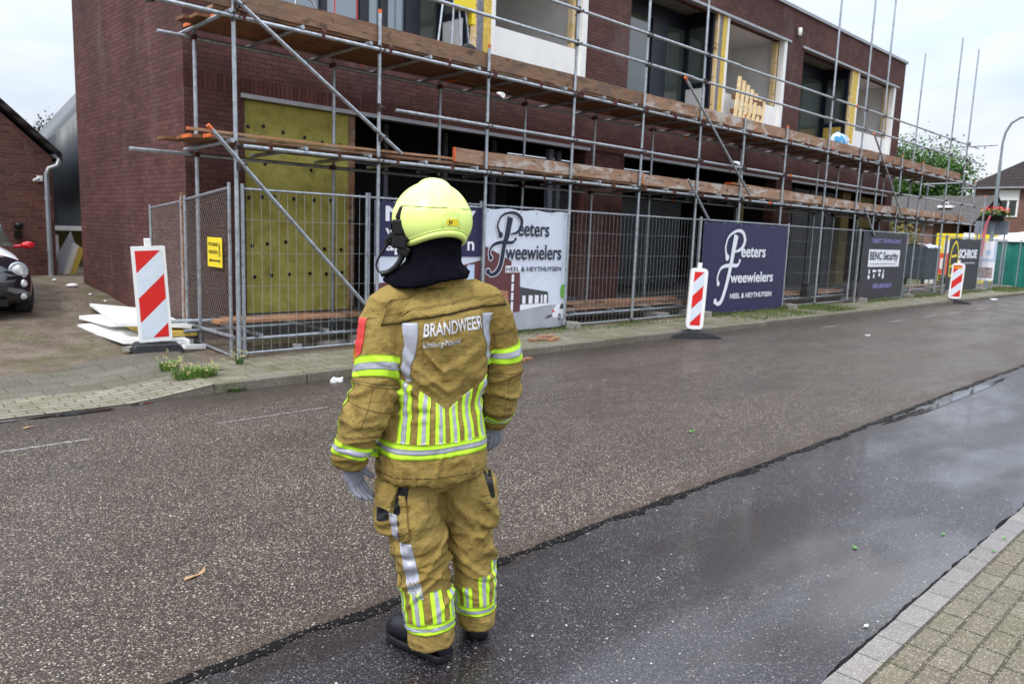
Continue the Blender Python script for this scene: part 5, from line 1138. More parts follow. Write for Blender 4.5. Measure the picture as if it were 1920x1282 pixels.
weed((3.22, 7.16, .0), 110, .05, .10, 'low broad green weed in the road gutter beside the kerb', M['leaf_green'], 3)
weed((3.66, 8.05, .09), 40, .12, .04, 'single thin weed on the footway before the corner post', M['leaf_green'], 4, .2)
weed((4.9, 7.25, .08), 60, .05, .10, 'sparse low weed on the kerb joint under the corner fence', M['leaf_green'], 6)
# grass along the fence line
b = MB(); r = random.Random(9)
for i in range(15000):
    x = 5.8+31*r.random()**.8; y = 8.35+r.gauss(0, .16)
    if noise.noise(Vector((x*.8, y*1.5, 7))) < -.12 or y < 7.9: continue
    h_ = r.uniform(.02, .09)*(1.3 if x > 20 else 1); a = r.uniform(0, 6.28); p = Vector((x, y, .09)); w = Vector((math.cos(a), math.sin(a), 0))*.006; d = Vector((r.uniform(-1, 1), r.uniform(-1, 1), 0))*h_*.5
    b.add([p-w, p+w, p+d+Vector((0, 0, h_))], [(0, 1, 2)])
for (gx0, gx1, n) in ((16.4, 19.0, 1800), (32.5, 37, 2600), (13.6, 16.4, 900)):
    for i in range(n):
        x = r.uniform(gx0, gx1); y = r.uniform(7.35, 8.4) if noise.noise(Vector((x*1.2, 3, 7))) > -.1 else 8.3; h_ = r.uniform(.02, .11); a = r.uniform(0, 6.28); p = Vector((x, y, .09)); w = Vector((math.cos(a), math.sin(a), 0))*.008
        b.add([p-w, p+w, p+Vector((r.uniform(-.03, .03), r.uniform(-.03, .03), h_))], [(0, 1, 2)])
o = b.build('verge_grass_tufts', leafm('olive_grass', g3(.05, .075, .02), g3(.13, .17, .045))); o['kind'] = 'stuff'; o['label'] = 'short patchy grass growing along the foot of the fence'; o['category'] = 'grass'
b = MB(); r = random.Random(12)
for i in range(500):
    x = 3.3+r.random()*5.5; y = r.uniform(7.35, 9.4); s = r.uniform(.004, .014); z = .094
    b.add([(x-s, y, z), (x, y-s*.7, z+s*.5), (x+s, y, z), (x, y+s*.6, z+s*.7)], [(0, 1, 2, 3)])
for i in range(420):
    x = .5+r.random()*3.0; y = r.uniform(9.3, 14); s = r.uniform(.006, .02); z = yard(x, y)+.004
    b.add([(x-s, y, z), (x, y-s*.7, z+s*.5), (x+s, y, z), (x, y+s*.6, z+s*.7)], [(0, 1, 2, 3)])
o = b.build('gravel_crumbs', M['concrete']); o['kind'] = 'stuff'; o['label'] = 'loose pale crumbs scattered over the footway and yard'; o['category'] = 'gravel'
# ------------------------------------------------------------------ the firefighter (local frame: +x his right, +y forward, z up)
PR = R(-16.5); TH = R(22)
def V(u, w, z):     # measured across (u) and along (w) the line of sight -> his own frame
    return Vector((u*math.cos(TH)+w*math.sin(TH), -u*math.sin(TH)+w*math.cos(TH), z))
ff = thing('person', 'firefighter in tan turnout gear and fluorescent helmet, standing with back to the camera', 'person', (1.80, 2.26, 0), PR)
def fabric():
    t = NT('tan_turnout_fabric', .9, 0, .12); P = t.pos()
    c = t.ramp(t.noise(3.5, 5, .6), [(.3, g3(.215, .148, .040)), (.7, g3(.325, .232, .074))])
    c = t.mix(t.ramp(t.noise(11, 6, .75), [(.52, k(0)), (.66, k(.6))]), c, g3(.11, .068, .025))
    c = t.mix(t.ramp(t.noise(45, 4, .75), [(.60, k(0)), (.68, k(.55))]), c, g3(.06, .04, .018))
    c = t.mix(.35, c, t.ramp(t.noise(420, 2, .6), [(.3, k(.25)), (.7, k(.75))]), 'OVERLAY')
    t.col(c); pass
    t.bump(t.noise(600, 2, .6), .3, .0015); t.bump(t.noise(7, 4, .6, dist=1.4), .6, .03); t.bump(t.noise(13, 3, .6, src=t.map((1, 1, 2.4)), dist=2.0), .3, .012); t.bump(t.noise(30, 6, .7), .55, .008); return t.m
M['tan'] = fabric()
def tape(name, c, rough, metal=0, em=0):
    t = NT(name, rough, metal, .5); P = t.pos(); t.col(t.mix(.35, c, t.ramp(t.noise(35, 5, .7), [(.3, k(.3)), (.7, k(.65))]), 'OVERLAY')); t.bump(t.noise(300, 2), .2, .001); return t.m
M['fluo'] = tape('fluorescent_tape', g3(.50, .80, .03), .55); M['silver'] = tape('silver_tape', g3(.36, .37, .43), .4, .15)
M['stitch_shade'] = simple('dark_stitching_and_shade', g3(.07, .045, .02), .9); M['hood'] = simple('black_knit_hood', g3(.0035, .0035, .006), .95, 0, .3, 40, .4, 300, .04)
M['glove'] = simple('grey_glove_leather', g3(.20, .21, .25), .7, 0, .15, 30, .4, 200); M['skin'] = simple('skin', g3(.45, .26, .18), .5, 0, .08, 8)
M['boot'] = simple('black_boot_leather', g3(.006, .006, .010), .42, 0, .4, 25, .4, 120, .35)
def remeshed(mb, vox, sm=4, fac=.5):
    me = bpy.data.meshes.new('tmp'); me.from_pydata(mb.v, [], mb.f); me.update(); o = bpy.data.objects.new('tmp', me); C.objects.link(o)
    r = o.modifiers.new('r', 'REMESH'); r.mode = 'VOXEL'; r.voxel_size = vox
    s = o.modifiers.new('s', 'SMOOTH'); s.factor = fac; s.iterations = sm
    bpy.context.view_layer.update(); dg = bpy.context.evaluated_depsgraph_get(); m = bpy.data.meshes.new_from_object(o.evaluated_get(dg)); bpy.data.objects.remove(o)
    m.materials.clear(); return m
def put(me, name, mat_, parent=ff):
    me.name = name; me.materials.append(mat_); me.polygons.foreach_set('use_smooth', [True]*len(me.polygons)); o = bpy.data.objects.new(name, me); C.objects.link(o)
    o.parent = parent; return o
def bld(b, name, m, parent=ff, loc=None, rot=None):
    o = b.build(name, m, None, loc, rot); o.parent = parent; return o
def ell(c, a, b_, z=None, n=40, e=2.3, rot=0):
    o = []
    for j in range(n):
        t = 2*PI*j/n; x = a*math.copysign(abs(math.cos(t))**(2/e), math.cos(t)); y = b_*math.copysign(abs(math.sin(t))**(2/e), math.sin(t))
        o.append(Vector((c[0]+x*math.cos(rot)-y*math.sin(rot), c[1]+x*math.sin(rot)+y*math.cos(rot), c[2] if z is None else z)))
    return o
class Limb:
    """tapered limb along a smooth path, with frames for wrapping tape round it"""
    def __init__(s, pts, rad, n=26, sub=5):
        q = cr([tuple(p)+(r_[0], r_[1]) for p, r_ in zip(pts, rad)], sub); s.c = [Vector(p[:3]) for p in q]; s.r = [(p[3], p[4]) for p in q]; s.n = n
        N = len(s.c); a = Vector((1, 0, 0)); s.fr = []
        for i in range(N):
            d = (s.c[min(i+1, N-1)]-s.c[max(i-1, 0)]).normalized(); a = (a-d*a.dot(d)).normalized(); s.fr.append((a.copy(), d.cross(a), d))
    def at(s, t):
        f = max(0, min(.9999, t))*(len(s.c)-1); i = int(f); g = f-i; c = s.c[i].lerp(s.c[i+1], g); A, B = s.fr[i], s.fr[i+1]
        return c, A[0].lerp(B[0], g).normalized(), A[1].lerp(B[1], g).normalized(), A[2].lerp(B[2], g).normalized()
    def t_at_z(s, z):
        for i in range(len(s.c)-1):
            a_, b_ = s.c[i].z, s.c[i+1].z
            if b_ <= z <= a_: return (i+(a_-z)/(a_-b_))/(len(s.c)-1)
        return 1.0
    def mesh(s, b):
        b.loft([[c+A*r_[0]*math.cos(2*PI*j/s.n)+B*r_[1]*math.sin(2*PI*j/s.n) for j in range(s.n)] for c, (A, B, D_), r_ in zip(s.c, s.fr, s.r)])
def bvh_of(me, keep=None): return BVHTree.FromPolygons([v.co.copy() for v in me.vertices], [tuple(p.vertices) for p in me.polygons if keep is None or all(keep[i] for i in p.vertices)])
def near_limb(me, l, t0=.2, f=1.45):
    """which vertices belong to a limb"""
    P = np.array([v.co[:] for v in me.vertices]); i0 = int(len(l.c)*t0); out = np.full(len(P), 9.)
    for c, r_ in list(zip(l.c, l.r))[i0:]:
        out = np.minimum(out, np.sqrt(((P-np.array(c[:]))**2).sum(1))/max(r_))
    return out
def wrap(bvh, fn, nu, nv, off, name, m, parent, thick=.002):
    """patch: fn(u, v) -> (outside point, inside point); laid on the cloth with real thickness"""
    P = [];
    for j in range(nv+1):
        for i in range(nu+1):
            a, c = fn(i/nu, j/nv); d = (c-a); L = d.length; h = bvh.ray_cast(a, d/L, L)
            P.append((h[0], h[1]) if h[0] is not None else None)
    nul = [p for p in P if p is None]
    if len(nul) > len(P)*.6: return None
    b = MB(); idx = {}; vs = []
    for lay in (0, 1):
        for q, p in enumerate(P):
            if p is not None: nn = p[1]; idx[(lay, q)] = len(vs); vs.append(p[0]+nn*(off if lay else -.003))
    fs = []; W_ = nu+1; ok = lambda q: P[q] is not None
    for j in range(nv):
        for i in range(nu):
            q = (j*W_+i, j*W_+i+1, (j+1)*W_+i+1, (j+1)*W_+i)
            if all(ok(x) for x in q): fs.append(tuple(idx[(1, x)] for x in q))
    for rng_, rev in (([(i, i+1) for i in range(nu)], 0), ([(nv*W_+i, nv*W_+i+1) for i in range(nu)], 1), ([(j*W_, (j+1)*W_) for j in range(nv)], 1), ([(j*W_+nu, (j+1)*W_+nu) for j in range(nv)], 0)):
        for p, q in rng_:
            if ok(p) and ok(q): fs.append((idx[(0, p)], idx[(0, q)], idx[(1, q)], idx[(1, p)]))
    b.add(vs, fs, 0, True); o = bld(b, name, m, parent); return o
def fold(p, sc, seed, sharp=1.6):
    v = noise.noise(Vector((p[0]*sc[0]+seed, p[1]*sc[1]+seed*.7, p[2]*sc[2]-seed)))
    return (1-min(1, abs(v)*sharp*2))
def warp(p, a, s): n_ = noise.noise_vector(p*s); return p+n_*a

# ---- jacket
L = Limb
armL = L([V(-.10, -.03, 1.40), V(-.178, -.07, 1.345), V(-.205, -.10, 1.22), V(-.212, -.12, 1.10), V(-.236, -.13, .985), V(-.283, -.115, .885), V(-.310, -.10, .785), V(-.314, -.098, .765)],
         [(.07, .08), (.082, .088), (.082, .085), (.080, .083), (.084, .088), (.073, .078), (.062, .064), (.056, .058)])
armR = L([V(.10, .03, 1.40), V(.198, .06, 1.352), V(.245, .09, 1.24), V(.270, .10, 1.12), V(.262, .12, 1.0), V(.250, .16, .93), V(.252, .20, .872), V(.252, .21, .858)],
         [(.07, .08), (.082, .088), (.080, .083), (.077, .081), (.080, .084), (.072, .074), (.058, .06), (.052, .054)])
b = MB()
TR = [(.712, .0, .0, .200, .148), (.722, .0, .0, .216, .162), (.75, 0, 0, .220, .164), (.80, .0, 0, .218, .158), (.90, .0, 0, .202, .144), (1.0, 0, 0, .186, .133), (1.10, .003, -.005, .190, .134), (1.20, .005, -.01, .205, .140), (1.28, .008, -.012, .208, .140), (1.345, .01, -.01, .200, .128), (1.40, .012, 0, .165, .108), (1.44, .01, .01, .125, .095), (1.475, .005, .015, .092, .088), (1.50, 0, .02, .085, .085)]
b.loft([ell((cx_, cy_, z_), a_, b__) for z_, cx_, cy_, a_, b__ in TR]); armL.mesh(b); armR.mesh(b)
me = remeshed(b, .0075, 5)
tc_ = lambda z: Vector((0, 0, z))
def seg_w(z, a, b_, s=.05): return max(0, min(1, (z-a)/s))*max(0, min(1, (b_-z)/s))
nrm = [v.normal.copy() for v in me.vertices]
for v, nn in zip(me.vertices, nrm):
    p = v.co; lat = abs(p.x)
    isarm = (lat > .215 and p.z < 1.30) or lat > .25
    d = 0
    if isarm:
        q = warp(p, .05, 6)
        d += .012*(fold(q, (5, 5, 17), 3, 2.0)-.36)*(seg_w(p.z, .9, 1.15, .1)*.9+.35)
        d += .009*(fold(q, (8, 8, 24), 8, 2.0)-.36)*seg_w(p.z, .70, 1.0, .06)+.0022*(fold(q, (26, 26, 26), 3)-.4)
        d += .004*noise.noise(p*14)
    else:
        q = warp(p, .09, 4)
        dz = p.z+abs(p.x-.03*math.sin(p.z*9))*(-.75 if p.x > 0 else -1.05)+.05*noise.noise(p*5)
        d += .018*(fold((p.x*.5, p.y*.4, dz+q.x*.25), (5, 3, 12), 5.2, 2.0)-.36)*seg_w(p.z, .98, 1.27, .08)
        d += .011*(fold(q, (6, 6, 13), 9, 2.0)-.36)*seg_w(p.z, .92, 1.14, .05)
        d += .010*(fold(q, (14, 14, 3), 2, 2.0)-.36)*seg_w(p.z, .68, .86, .05)
        d += .007*(fold(q, (9, 9, 7), 12, 2.0)-.36)*seg_w(p.z, 1.24, 1.5, .05)
        d += .004*noise.noise(p*11)+.0022*(fold(q, (26, 26, 26), 3)-.4)
    v.co = p+nn*d
# drooping hem, gathered armhole seam
for v in me.vertices:
    p = v.co
    if p.z < .76 and abs(p.x) < .23: v.co.z += ((.76-p.z)/.06)*(-.014+.02*max(0, p.x/.2)-.006*math.sin(p.x*13+1))
me.update(); jk = put(me, 'jacket', M['tan']); BJ = bvh_of(me)
nl_, nr_ = near_limb(me, armL, .30), near_limb(me, armR, .30)
PX = np.array([v.co[:] for v in me.vertices]); el = ((PX[:, 0]/.232)**2+(PX[:, 1]/.185)**2) < 1
BTor = bvh_of(me, el & ((nl_ > 1.02) | (PX[:, 0] > -.19)) & ((nr_ > 1.02) | (PX[:, 0] < .19))); BAL = bvh_of(me, (nl_ < 1.5) & ~(el & (PX[:, 0] > -.165))); BAR = bvh_of(me, (nr_ < 1.5) & ~(el & (PX[:, 0] < .19)))
def tor(xs, z):    # outside / axis points for arc position xs on the back at height z
    ph = -PI/2+xs/.175; return Vector((.40*math.cos(ph), .40*math.sin(ph), z)), Vector((.0, -.0, z))
def limb_fn(l, t0, t1, a0, a1, R_=.135, tilt=0):
    def f(u, v):
        a = a0+(a1-a0)*u; c, A, B, D_ = l.at(t0+(t1-t0)*v+tilt*math.sin(a)); d = A*math.cos(a)+B*math.sin(a); return c+d*R_, c
    return f
# reflective tape: fluorescent band with silver centre
def band3(fn_of, name, bvh, parent, nu=60, nv=3, off=.0028):
    """fn_of(v0, v1) gives the wrap function of the slice v0..v1 across the band"""
    o = wrap(bvh, fn_of(0, 1), nu, nv+2, off, name, M['fluo'], parent)
    if o: wrap(bvh, fn_of(.34, .68), nu, nv, off+.0015, 'silver_strip', M['silver'], o)
    return o
def ring_tor(zc, h, wob=0):
    def g(v0, v1):
        def f(u, v):
            xs = (u-.5)*2*PI*.175; z = zc-h/2+h*(v0+(v1-v0)*v)-.012*math.cos(xs/.175)*0+.004*math.sin(xs*12)
            return tor(xs, z)
        return f
    return g
band3(ring_tor(.842, .056), 'waist_band', BTor, jk, 120, 4)
for i, x0 in enumerate([-.175, -.105, -.035, .035, .105, .175, .245, -.245]):
    zt = min(1.13, .985+abs(x0)*.62) if abs(x0) < .2 else 1.12; w2 = .0225
    def sf(v0, v1, x0=x0, zt=zt):
        def f(u, v):
            xs = x0-w2+2*w2*(v0+(v1-v0)*v); z = .868+(zt+(.62*(abs(xs)-abs(x0)) if abs(x0) < .2 else 0)-.868)*u; return tor(xs, z)
        return f
    band3(sf, 'vertical_stripe', BTor, jk, 26, 3)
def quadfn(x0a, x1a, za, x0b, x1b, zb, bow=.0):
    def f(u, v): xl = x0a+(x0b-x0a)*v+bow*math.sin(PI*v*1.7); xr = x1a+(x1b-x1a)*v+bow*math.sin(PI*v*1.7); return tor(xl+(xr-xl)*u, za+(zb-za)*v)
    return f
wrap(BTor, quadfn(-.190, -.135, 1.315, -.172, -.150, 1.10, .008), 8, 22, .003, 'silver_panel', M['silver'], jk)
wrap(BTor, quadfn(.152, .196, 1.345, .172, .190, 1.14, -.008), 8, 22, .003, 'silver_panel', M['silver'], jk)
# yoke flap across the shoulder blades with a painted shade strip along its lower edge, seams
def yk(za, zb, lift=0):
    def f(u, v): xs = -.215+.43*u; z = za+(zb-za)*v+.055*(u-.5)-.09*max(0, .16-u)+.004; return tor(xs, z)
    return f
wrap(BJ, yk(1.345, 1.43), 50, 8, .009, 'yoke_flap', M['tan'], jk)
wrap(BJ, yk(1.3405, 1.3465), 50, 1, .004, 'seam', M['stitch_shade'], jk)  # dark strip painting the shade under the flap, not sewn
for z_ in (1.372, 1.378): wrap(BJ, yk(z_, z_+.0012), 50, 1, .0096, 'seam', M['stitch_shade'], jk)
wrap(BJ, lambda u, v: tor((u-.5)*2*PI*.175, .742+.0014*v), 120, 1, .0012, 'seam', M['stitch_shade'], jk)
for s_, l in ((-1, armL), (1, armR)):
    BA = BAL if s_ < 0 else BAR
    for tt, hh in (((.385, .070), (.775, .050)) if s_ < 0 else ((.345, .060), (.70, .046))):
        Lh = hh*1.25
        def bf(v0, v1, l=l, tt=tt, Lh=Lh, s_=s_): return limb_fn(l, tt+Lh*(1-v0)-Lh/2, tt+Lh*(1-v1)-Lh/2, 0, 2*PI, .13, .02*s_)
        band3(bf, 'sleeve_band', BA, jk, 80, 9, .0032)
    wrap(BA, limb_fn(l, .215, .218, 0, 2*PI, .14, .03*s_), 50, 1, .002, 'seam', M['stitch_shade'], jk)
    for t_ in (.44, .452, .545, .64): wrap(BA, limb_fn(l, t_, t_+.0022, PI*.15, PI*1.05, .13), 40, 1, .0012, 'seam', M['stitch_shade'], jk)
    for a_ in (PI*.16, PI*.62, PI*1.04): wrap(BA, limb_fn(l, .452, .64, a_, a_+.014, .13), 1, 40, .0012, 'seam', M['stitch_shade'], jk)
wrap(BAL, limb_fn(armL, .42, .74, PI*1.06, PI*1.12, .13), 2, 60, .0025, 'piping', M['fluo'], jk)
wrap(BAL, limb_fn(armL, .972, .976, 0, 2*PI, .16), 40, 1, .0012, 'seam', M['stitch_shade'], jk)
# shoulder badge: red shield with white bar and flame lines
M['badge'] = simple('red_badge', g3(.55, .035, .03), .6); M['flame'] = simple('orange_flame', g3(.85, .32, .06), .6)
def shield(w0, t0, t1, ac, wd, off, nm, m, ins=0):
    def f(u, v):
        ww = wd*(1 if v < .5 else math.sqrt(max(0, 1-((v-.5)/.5)**2))*.98+.02)*w0; a = ac+(u-.5)*2*ww; c, A, B, D_ = armL.at(t0+(t1-t0)*v); d = A*math.cos(a)+B*math.sin(a); return c+d*.16, c
    return wrap(BAL, f, 12, 16, off, nm, m, jk)
shield(1, .20, .335, PI*.94, .36, .003, 'badge', M['badge']); wrap(BAL, limb_fn(armL, .278, .290, PI*1.12-.26, PI*1.12+.26, .16), 8, 3, .0075, 'badge_bar', M['ink_white'], jk)
for i, a_ in enumerate((-.15, 0, .12)): wrap(BAL, limb_fn(armL, .30+.008*i, .36, PI*1.12+a_, PI*1.12+a_*.3+.05, .16), 3, 12, .0075, 'badge_flame', M['flame'], jk)
# lettering on the back
def back_text(body, x0, x1, z0, z1, rise, bold):
    o = text_mesh(body, 1, M['ink_silver'], .0, bold); me = o.data
    bm = bmesh.new(); bm.from_mesh(me); bmesh.ops.triangulate(bm, faces=bm.faces[:])
    bmesh.ops.subdivide_edges(bm, edges=[e for e in bm.edges if e.calc_length() > .09], cuts=3, use_grid_fill=False); bmesh.ops.triangulate(bm, faces=bm.faces[:]); bm.to_mesh(me); bm.free()
    xs = [v.co.x for v in me.vertices]; ys = [v.co.y for v in me.vertices]; a, c = min(xs), max(xs); e, g = min(ys), max(ys)
    for v in me.vertices:
        f = (v.co.x-a)/(c-a); h = (v.co.y-e)/(g-e); p, q = tor(x0+(x1-x0)*f, z0+(z1-z0)*h+rise*f); d = (q-p).normalized(); r_ = BJ.ray_cast(p, d)
        v.co = (r_[0]+r_[1]*.0035) if r_[0] else p
    o.parent = jk; o.name = 'lettering'
M['ink_silver'] = simple('silver_lettering', g3(.50, .50, .54), .45, .1, .35, 60)
back_text('BRANDWEER', -.112, .143, 1.264, 1.312, .028, .02); back_text('Limburg-Noord', -.112, .040, 1.220, 1.248, .012, .015)
b = MB(); # collar, mostly under the hood
b.loft([ell((0, .01, 1.44), .13, .11), ell((0, .012, 1.50), .10, .10), ell((0, .012, 1.505), .09, .09), ell((0, .012, 1.45), .10, .095)], cap=False); bld(b, 'collar', M['tan'], jk)
# ---- trousers
legL = L([V(-.075, -.01, .80), V(-.080, -.02, .68), V(-.068, -.03, .54), V(-.036, -.035, .40), V(-.013, -.055, .26), V(.006, -.075, .12), V(.012, -.082, .045)],
         [(.095, .10), (.108, .110), (.110, .115), (.104, .112), (.103, .108), (.094, .098), (.088, .092)])
legR = L([V(.095, .03, .80), V(.112, .045, .68), V(.130, .055, .54), V(.165, .065, .40), V(.180, .065, .26), V(.190, .06, .12), V(.196, .058, .045)],
         [(.092, .10), (.098, .106), (.094, .106), (.090, .102), (.086, .095), (.078, .085), (.072, .080)])
b = MB(); legL.mesh(b); legR.mesh(b)
b.loft([ell((0, .005, .90), .16, .11), ell((0, .005, .80), .170, .118), ell((.0, .0, .70), .168, .112), ell((.0, .0, .66), .12, .09)])
# cargo pockets bulge out on both thighs
for s_, l, uu in ((-1, legL, -.165), (1, legR, .205)):
    c_ = V(uu, -.02 if s_ < 0 else .05, .60); b.loft([ell((c_.x, c_.y, c_.z+dz), .050*q, .085*q, e=3, rot=R(-10)) for dz, q in ((-.11, .8), (-.10, .98), (0, 1.05), (.08, .95), (.095, .8))])
me = remeshed(b, .0075, 2)
nrm = [v.normal.copy() for v in me.vertices]
for v, nn in zip(me.vertices, nrm):
    p = v.co; q = warp(p, .06, 5); sgn = 1 if p.x > .06 else -1
    d = .016*(fold((q.x*.6, q.y*.6, q.z+sgn*p.x*.8), (5, 5, 11), 4.4, 2.0)-.36)*seg_w(p.z, .16, .66, .12)
    d += .013*(fold(q, (6, 6, 18), 7.7, 2.0)-.36)*seg_w(p.z, .24, .56, .08)+.002*(fold(q, (26, 26, 26), 3)-.4)
    d += .006*(fold(q, (8, 8, 22), 1.7)-.4)*seg_w(p.z, .02, .20, .05)
    d += .005*(fold(q, (12, 12, 4), 6.1)-.4)*seg_w(p.z, .5, .8, .08)+.003*noise.noise(p*12)
    v.co = p+nn*d
me.update(); tr = put(me, 'trousers', M['tan']); BT = bvh_of(me); _a, _b = near_limb(me, legL, .1), near_limb(me, legR, .1); BLL = bvh_of(me, _a < _b*1.0); BLR = bvh_of(me, _b < _a*1.0)
for s_, l in ((-1, legL), (1, legR)):
    BL = BLL if s_ < 0 else BLR; t1 = l.t_at_z(.132 if s_ < 0 else .135); dh = .042/.80
    def lf(v0, v1, l=l, t1=t1): return limb_fn(l, t1+dh*(.5-v0), t1+dh*(.5-v1), 0, 2*PI, .15)
    band3(lf, 'ankle_band', BL, tr, 80, 8)
    for i in range(8):
        ac = PI*.62+(i-3.5)*PI/4; zt = .272+.018*math.cos(ac-PI) if s_ < 0 else .285+.065*math.cos(ac); tT = l.t_at_z(zt)
        def vf(v0, v1, ac=ac, tT=tT, l=l, t1=t1): return limb_fn(l, t1-dh*.45, tT, ac-.24+.48*v0, ac-.24+.48*v1, .15)
        def vg(v0, v1, f0=vf):
            return f0(v0, v1)
        band3(vg, 'leg_stripe', BL, tr, 7, 24)
    wrap(BL, limb_fn(l, .975, .979, 0, 2*PI, .2), 44, 1, .0012, 'seam', M['stitch_shade'], tr)
    wrap(BL, limb_fn(l, .42, .72, PI*.98 if s_ < 0 else PI*.22, (PI*.98 if s_ < 0 else PI*.22)+.012, .15), 1, 50, .0012, 'seam', M['stitch_shade'], tr)
# open left pocket: black patches painting the shade in its mouth, loose flap, silver tape on the bellows
pc = V(-.165, -.02, .60)
def vproj(pts, off, nm, m, par, thick=.004):      # patch laid on the cloth from outside, corners given as (u, z)
    def f(u, v):
        a = Vector(pts[0]).lerp(Vector(pts[1]), u); c = Vector(pts[3]).lerp(Vector(pts[2]), u); q = a.lerp(c, v); return V(q.x, -.5, q.y), V(q.x, .3, q.y)
    return wrap(BT, f, 14, 26, off, nm, m, par)
vproj([(-.212, .615), (-.165, .620), (-.160, .560), (-.205, .550)], .002, 'pocket_mouth_shade', M['black'], tr)
vproj([(-.125, .69), (-.085, .695), (-.10, .59), (-.145, .58)], .002, 'pocket_mouth_shade', M['black'], tr)
vproj([(-.198, .70), (-.118, .705), (-.150, .600), (-.198, .620)], .018, 'pocket_flap', M['tan'], tr)
vproj([(-.158, .590), (-.128, .585), (-.118, .478), (-.140, .485)], .004, 'silver_panel', M['silver'], tr)
vproj([(-.118, .66), (-.098, .66), (-.078, .50), (-.112, .485)], .017, 'pocket_bellows', M['tan'], tr)
vproj([(-.116, .470), (-.073, .478), (-.020, .262), (-.080, .278)], .003, 'silver_panel', M['silver'], tr)
vproj([(.200, .715), (.232, .71), (.246, .62), (.232, .62)], .002, 'pocket_mouth_shade', M['black'], tr)  # black patch paints the shade inside the right pocket
for z_ in (.57, .60, .63): vproj([(.195, z_), (.232, z_+.004), (.232, z_+.002), (.195, z_-.002)], .0015, 'seam', M['stitch_shade'], tr)
# ---- boots
def boot(heel, toe, hz, leg_c, nm):
    h, t_ = Vector(heel), Vector(toe); d = (t_-h); Ln = d.length; d.normalize(); s_ = Vector((-d.y, d.x, 0)); b = MB(); sole = MB(); rings = []
    for f, w_, z_ in ((0, .028, .08), (.03, .042, .11), (.15, .046, .13), (.32, .047, .13), (.5, .050, .108), (.68, .056, .095), (.84, .055, .090), (.95, .043, .075), (1, .024, .05)):
        c = h+d*Ln*f; rings.append([c+s_*w_*math.cos(a)+Vector((0, 0, .014+z_*.5+z_*.5*math.sin(a))) for a in [2*PI*j/20 for j in range(20)]])
    b.loft(rings); c0 = h+d*Ln*.24
    b.loft([[c0+d*(.056*math.cos(a))+s_*(.046*math.sin(a))+Vector((0, 0, z_)) for a in [2*PI*j/20 for j in range(20)]] for z_ in (.06, .10, .13, .15)])
    o = put(remeshed(b, .006, 3), 'boot', M['boot'])
    rr = []
    for z_, g in ((.0, -.002), (.006, .004), (.026, .004), (.030, .0)):
        rr.append([h+d*(Ln*f)+s_*sg*(w_+g)+Vector((0, 0, z_)) for f, w_, sg in [(-.01, .018, 1), (.03, .042, 1), (.3, .047, 1), (.68, .057, 1), (.88, .052, 1), (1.0, .024, 1), (1.0, .024, -1), (.88, .052, -1), (.68, .057, -1), (.3, .047, -1), (.03, .042, -1), (-.01, .018, -1)]])
    sole.loft(rr); bld(sole, 'sole', M['black'], o)
    cap = MB()
boot(V(.072, -.140, 0), V(-.155, .080, 0), 0, None, 'l'); boot(V(.195, .02, 0), V(.20, .31, 0), 0, None, 'r')
# ---- gloves: palm, four curled fingers and a thumb in one surface each
def glove(wr, down, palm_n, side, scale=1, curl=.5):
    """wr wrist point, down = direction of the fingers, palm_n = way the palm faces, side = towards the thumb"""
    D_, N_, T_ = Vector(down).normalized(), Vector(palm_n).normalized(), Vector(side).normalized(); b = MB(); W_ = Vector(wr)
    b.loft([[W_+D_*f+T_*(w_*math.cos(a))+N_*(h_*math.sin(a)) for a in [2*PI*j/16 for j in range(16)]] for f, w_, h_ in ((-.055, .040, .034), (-.02, .034, .026), (.0, .032, .022), (.03, .041, .020), (.06, .045, .018), (.082, .043, .016), (.09, .036, .011))])
    for i, (o_, ln, r_) in enumerate(((.031, .066, .0105), (.0105, .074, .0108), (-.0105, .069, .0105), (-.030, .054, .0095))):
        p = W_+D_*.080+T_*o_; q = [p-D_*.015]; d = D_+T_*(o_*3.2)
        d.normalize(); cu = 0
        for s_ in range(4):
            cu += curl*(.20+.16*s_+.05*i); dd = (d*math.cos(cu)+N_*math.sin(cu)); p = p+dd*ln/4*1.05; q.append(p.copy())
        b.path(q, [r_*1.12, r_*1.1, r_*1.04, r_*.98, r_*.78], 10); b.sphere(q[-1], r_*.8, 8)
    p = W_+D_*.018+T_*.030+N_*.006; q = [p]; d = (D_*.72+T_*.60+N_*.30).normalized()
    for s_ in range(3): p = p+d*.024; q.append(p.copy()); d = (d+D_*.22+N_*.10).normalized()
    b.path(q, [.017, .0145, .0125, .0105], 10); b.sphere(q[-1], .0105, 8)
    for i in range(len(b.v)): pass
    m_ = remeshed(b, .0032, 2); o = put(m_, 'glove', M['glove'])
    for v in m_.vertices: v.co += v.normal*(.0015*noise.noise(v.co*70))
    bb_ = MB(); bb_.loft([[W_+D_*f+T_*(w_*math.cos(a))+N_*(h_*math.sin(a)) for a in [2*PI*j/20 for j in range(20)]] for f, w_, h_ in ((-.012, .0375, .030), (-.008, .039, .0315), (.0, .0385, .0305), (.004, .036, .027))], cap=False); bld(bb_, 'wrist_strap', M['glove'], o); return o
uu = V(1, 0, 0)-V(0, 0, 0); ww = V(0, 1, 0)-V(0, 0, 0)
glove(V(-.310, -.10, .775), (uu*.34+ww*.10+Vector((0, 0, -1))), (uu*.85-ww*.35), (ww*.75+uu*.55), 1, .42)
glove(V(.248, .205, .872), (uu*.02+ww*.22+Vector((0, 0, -1))), (-uu*.8+ww*.2), (-ww*.3-uu*.85), 1, .38)
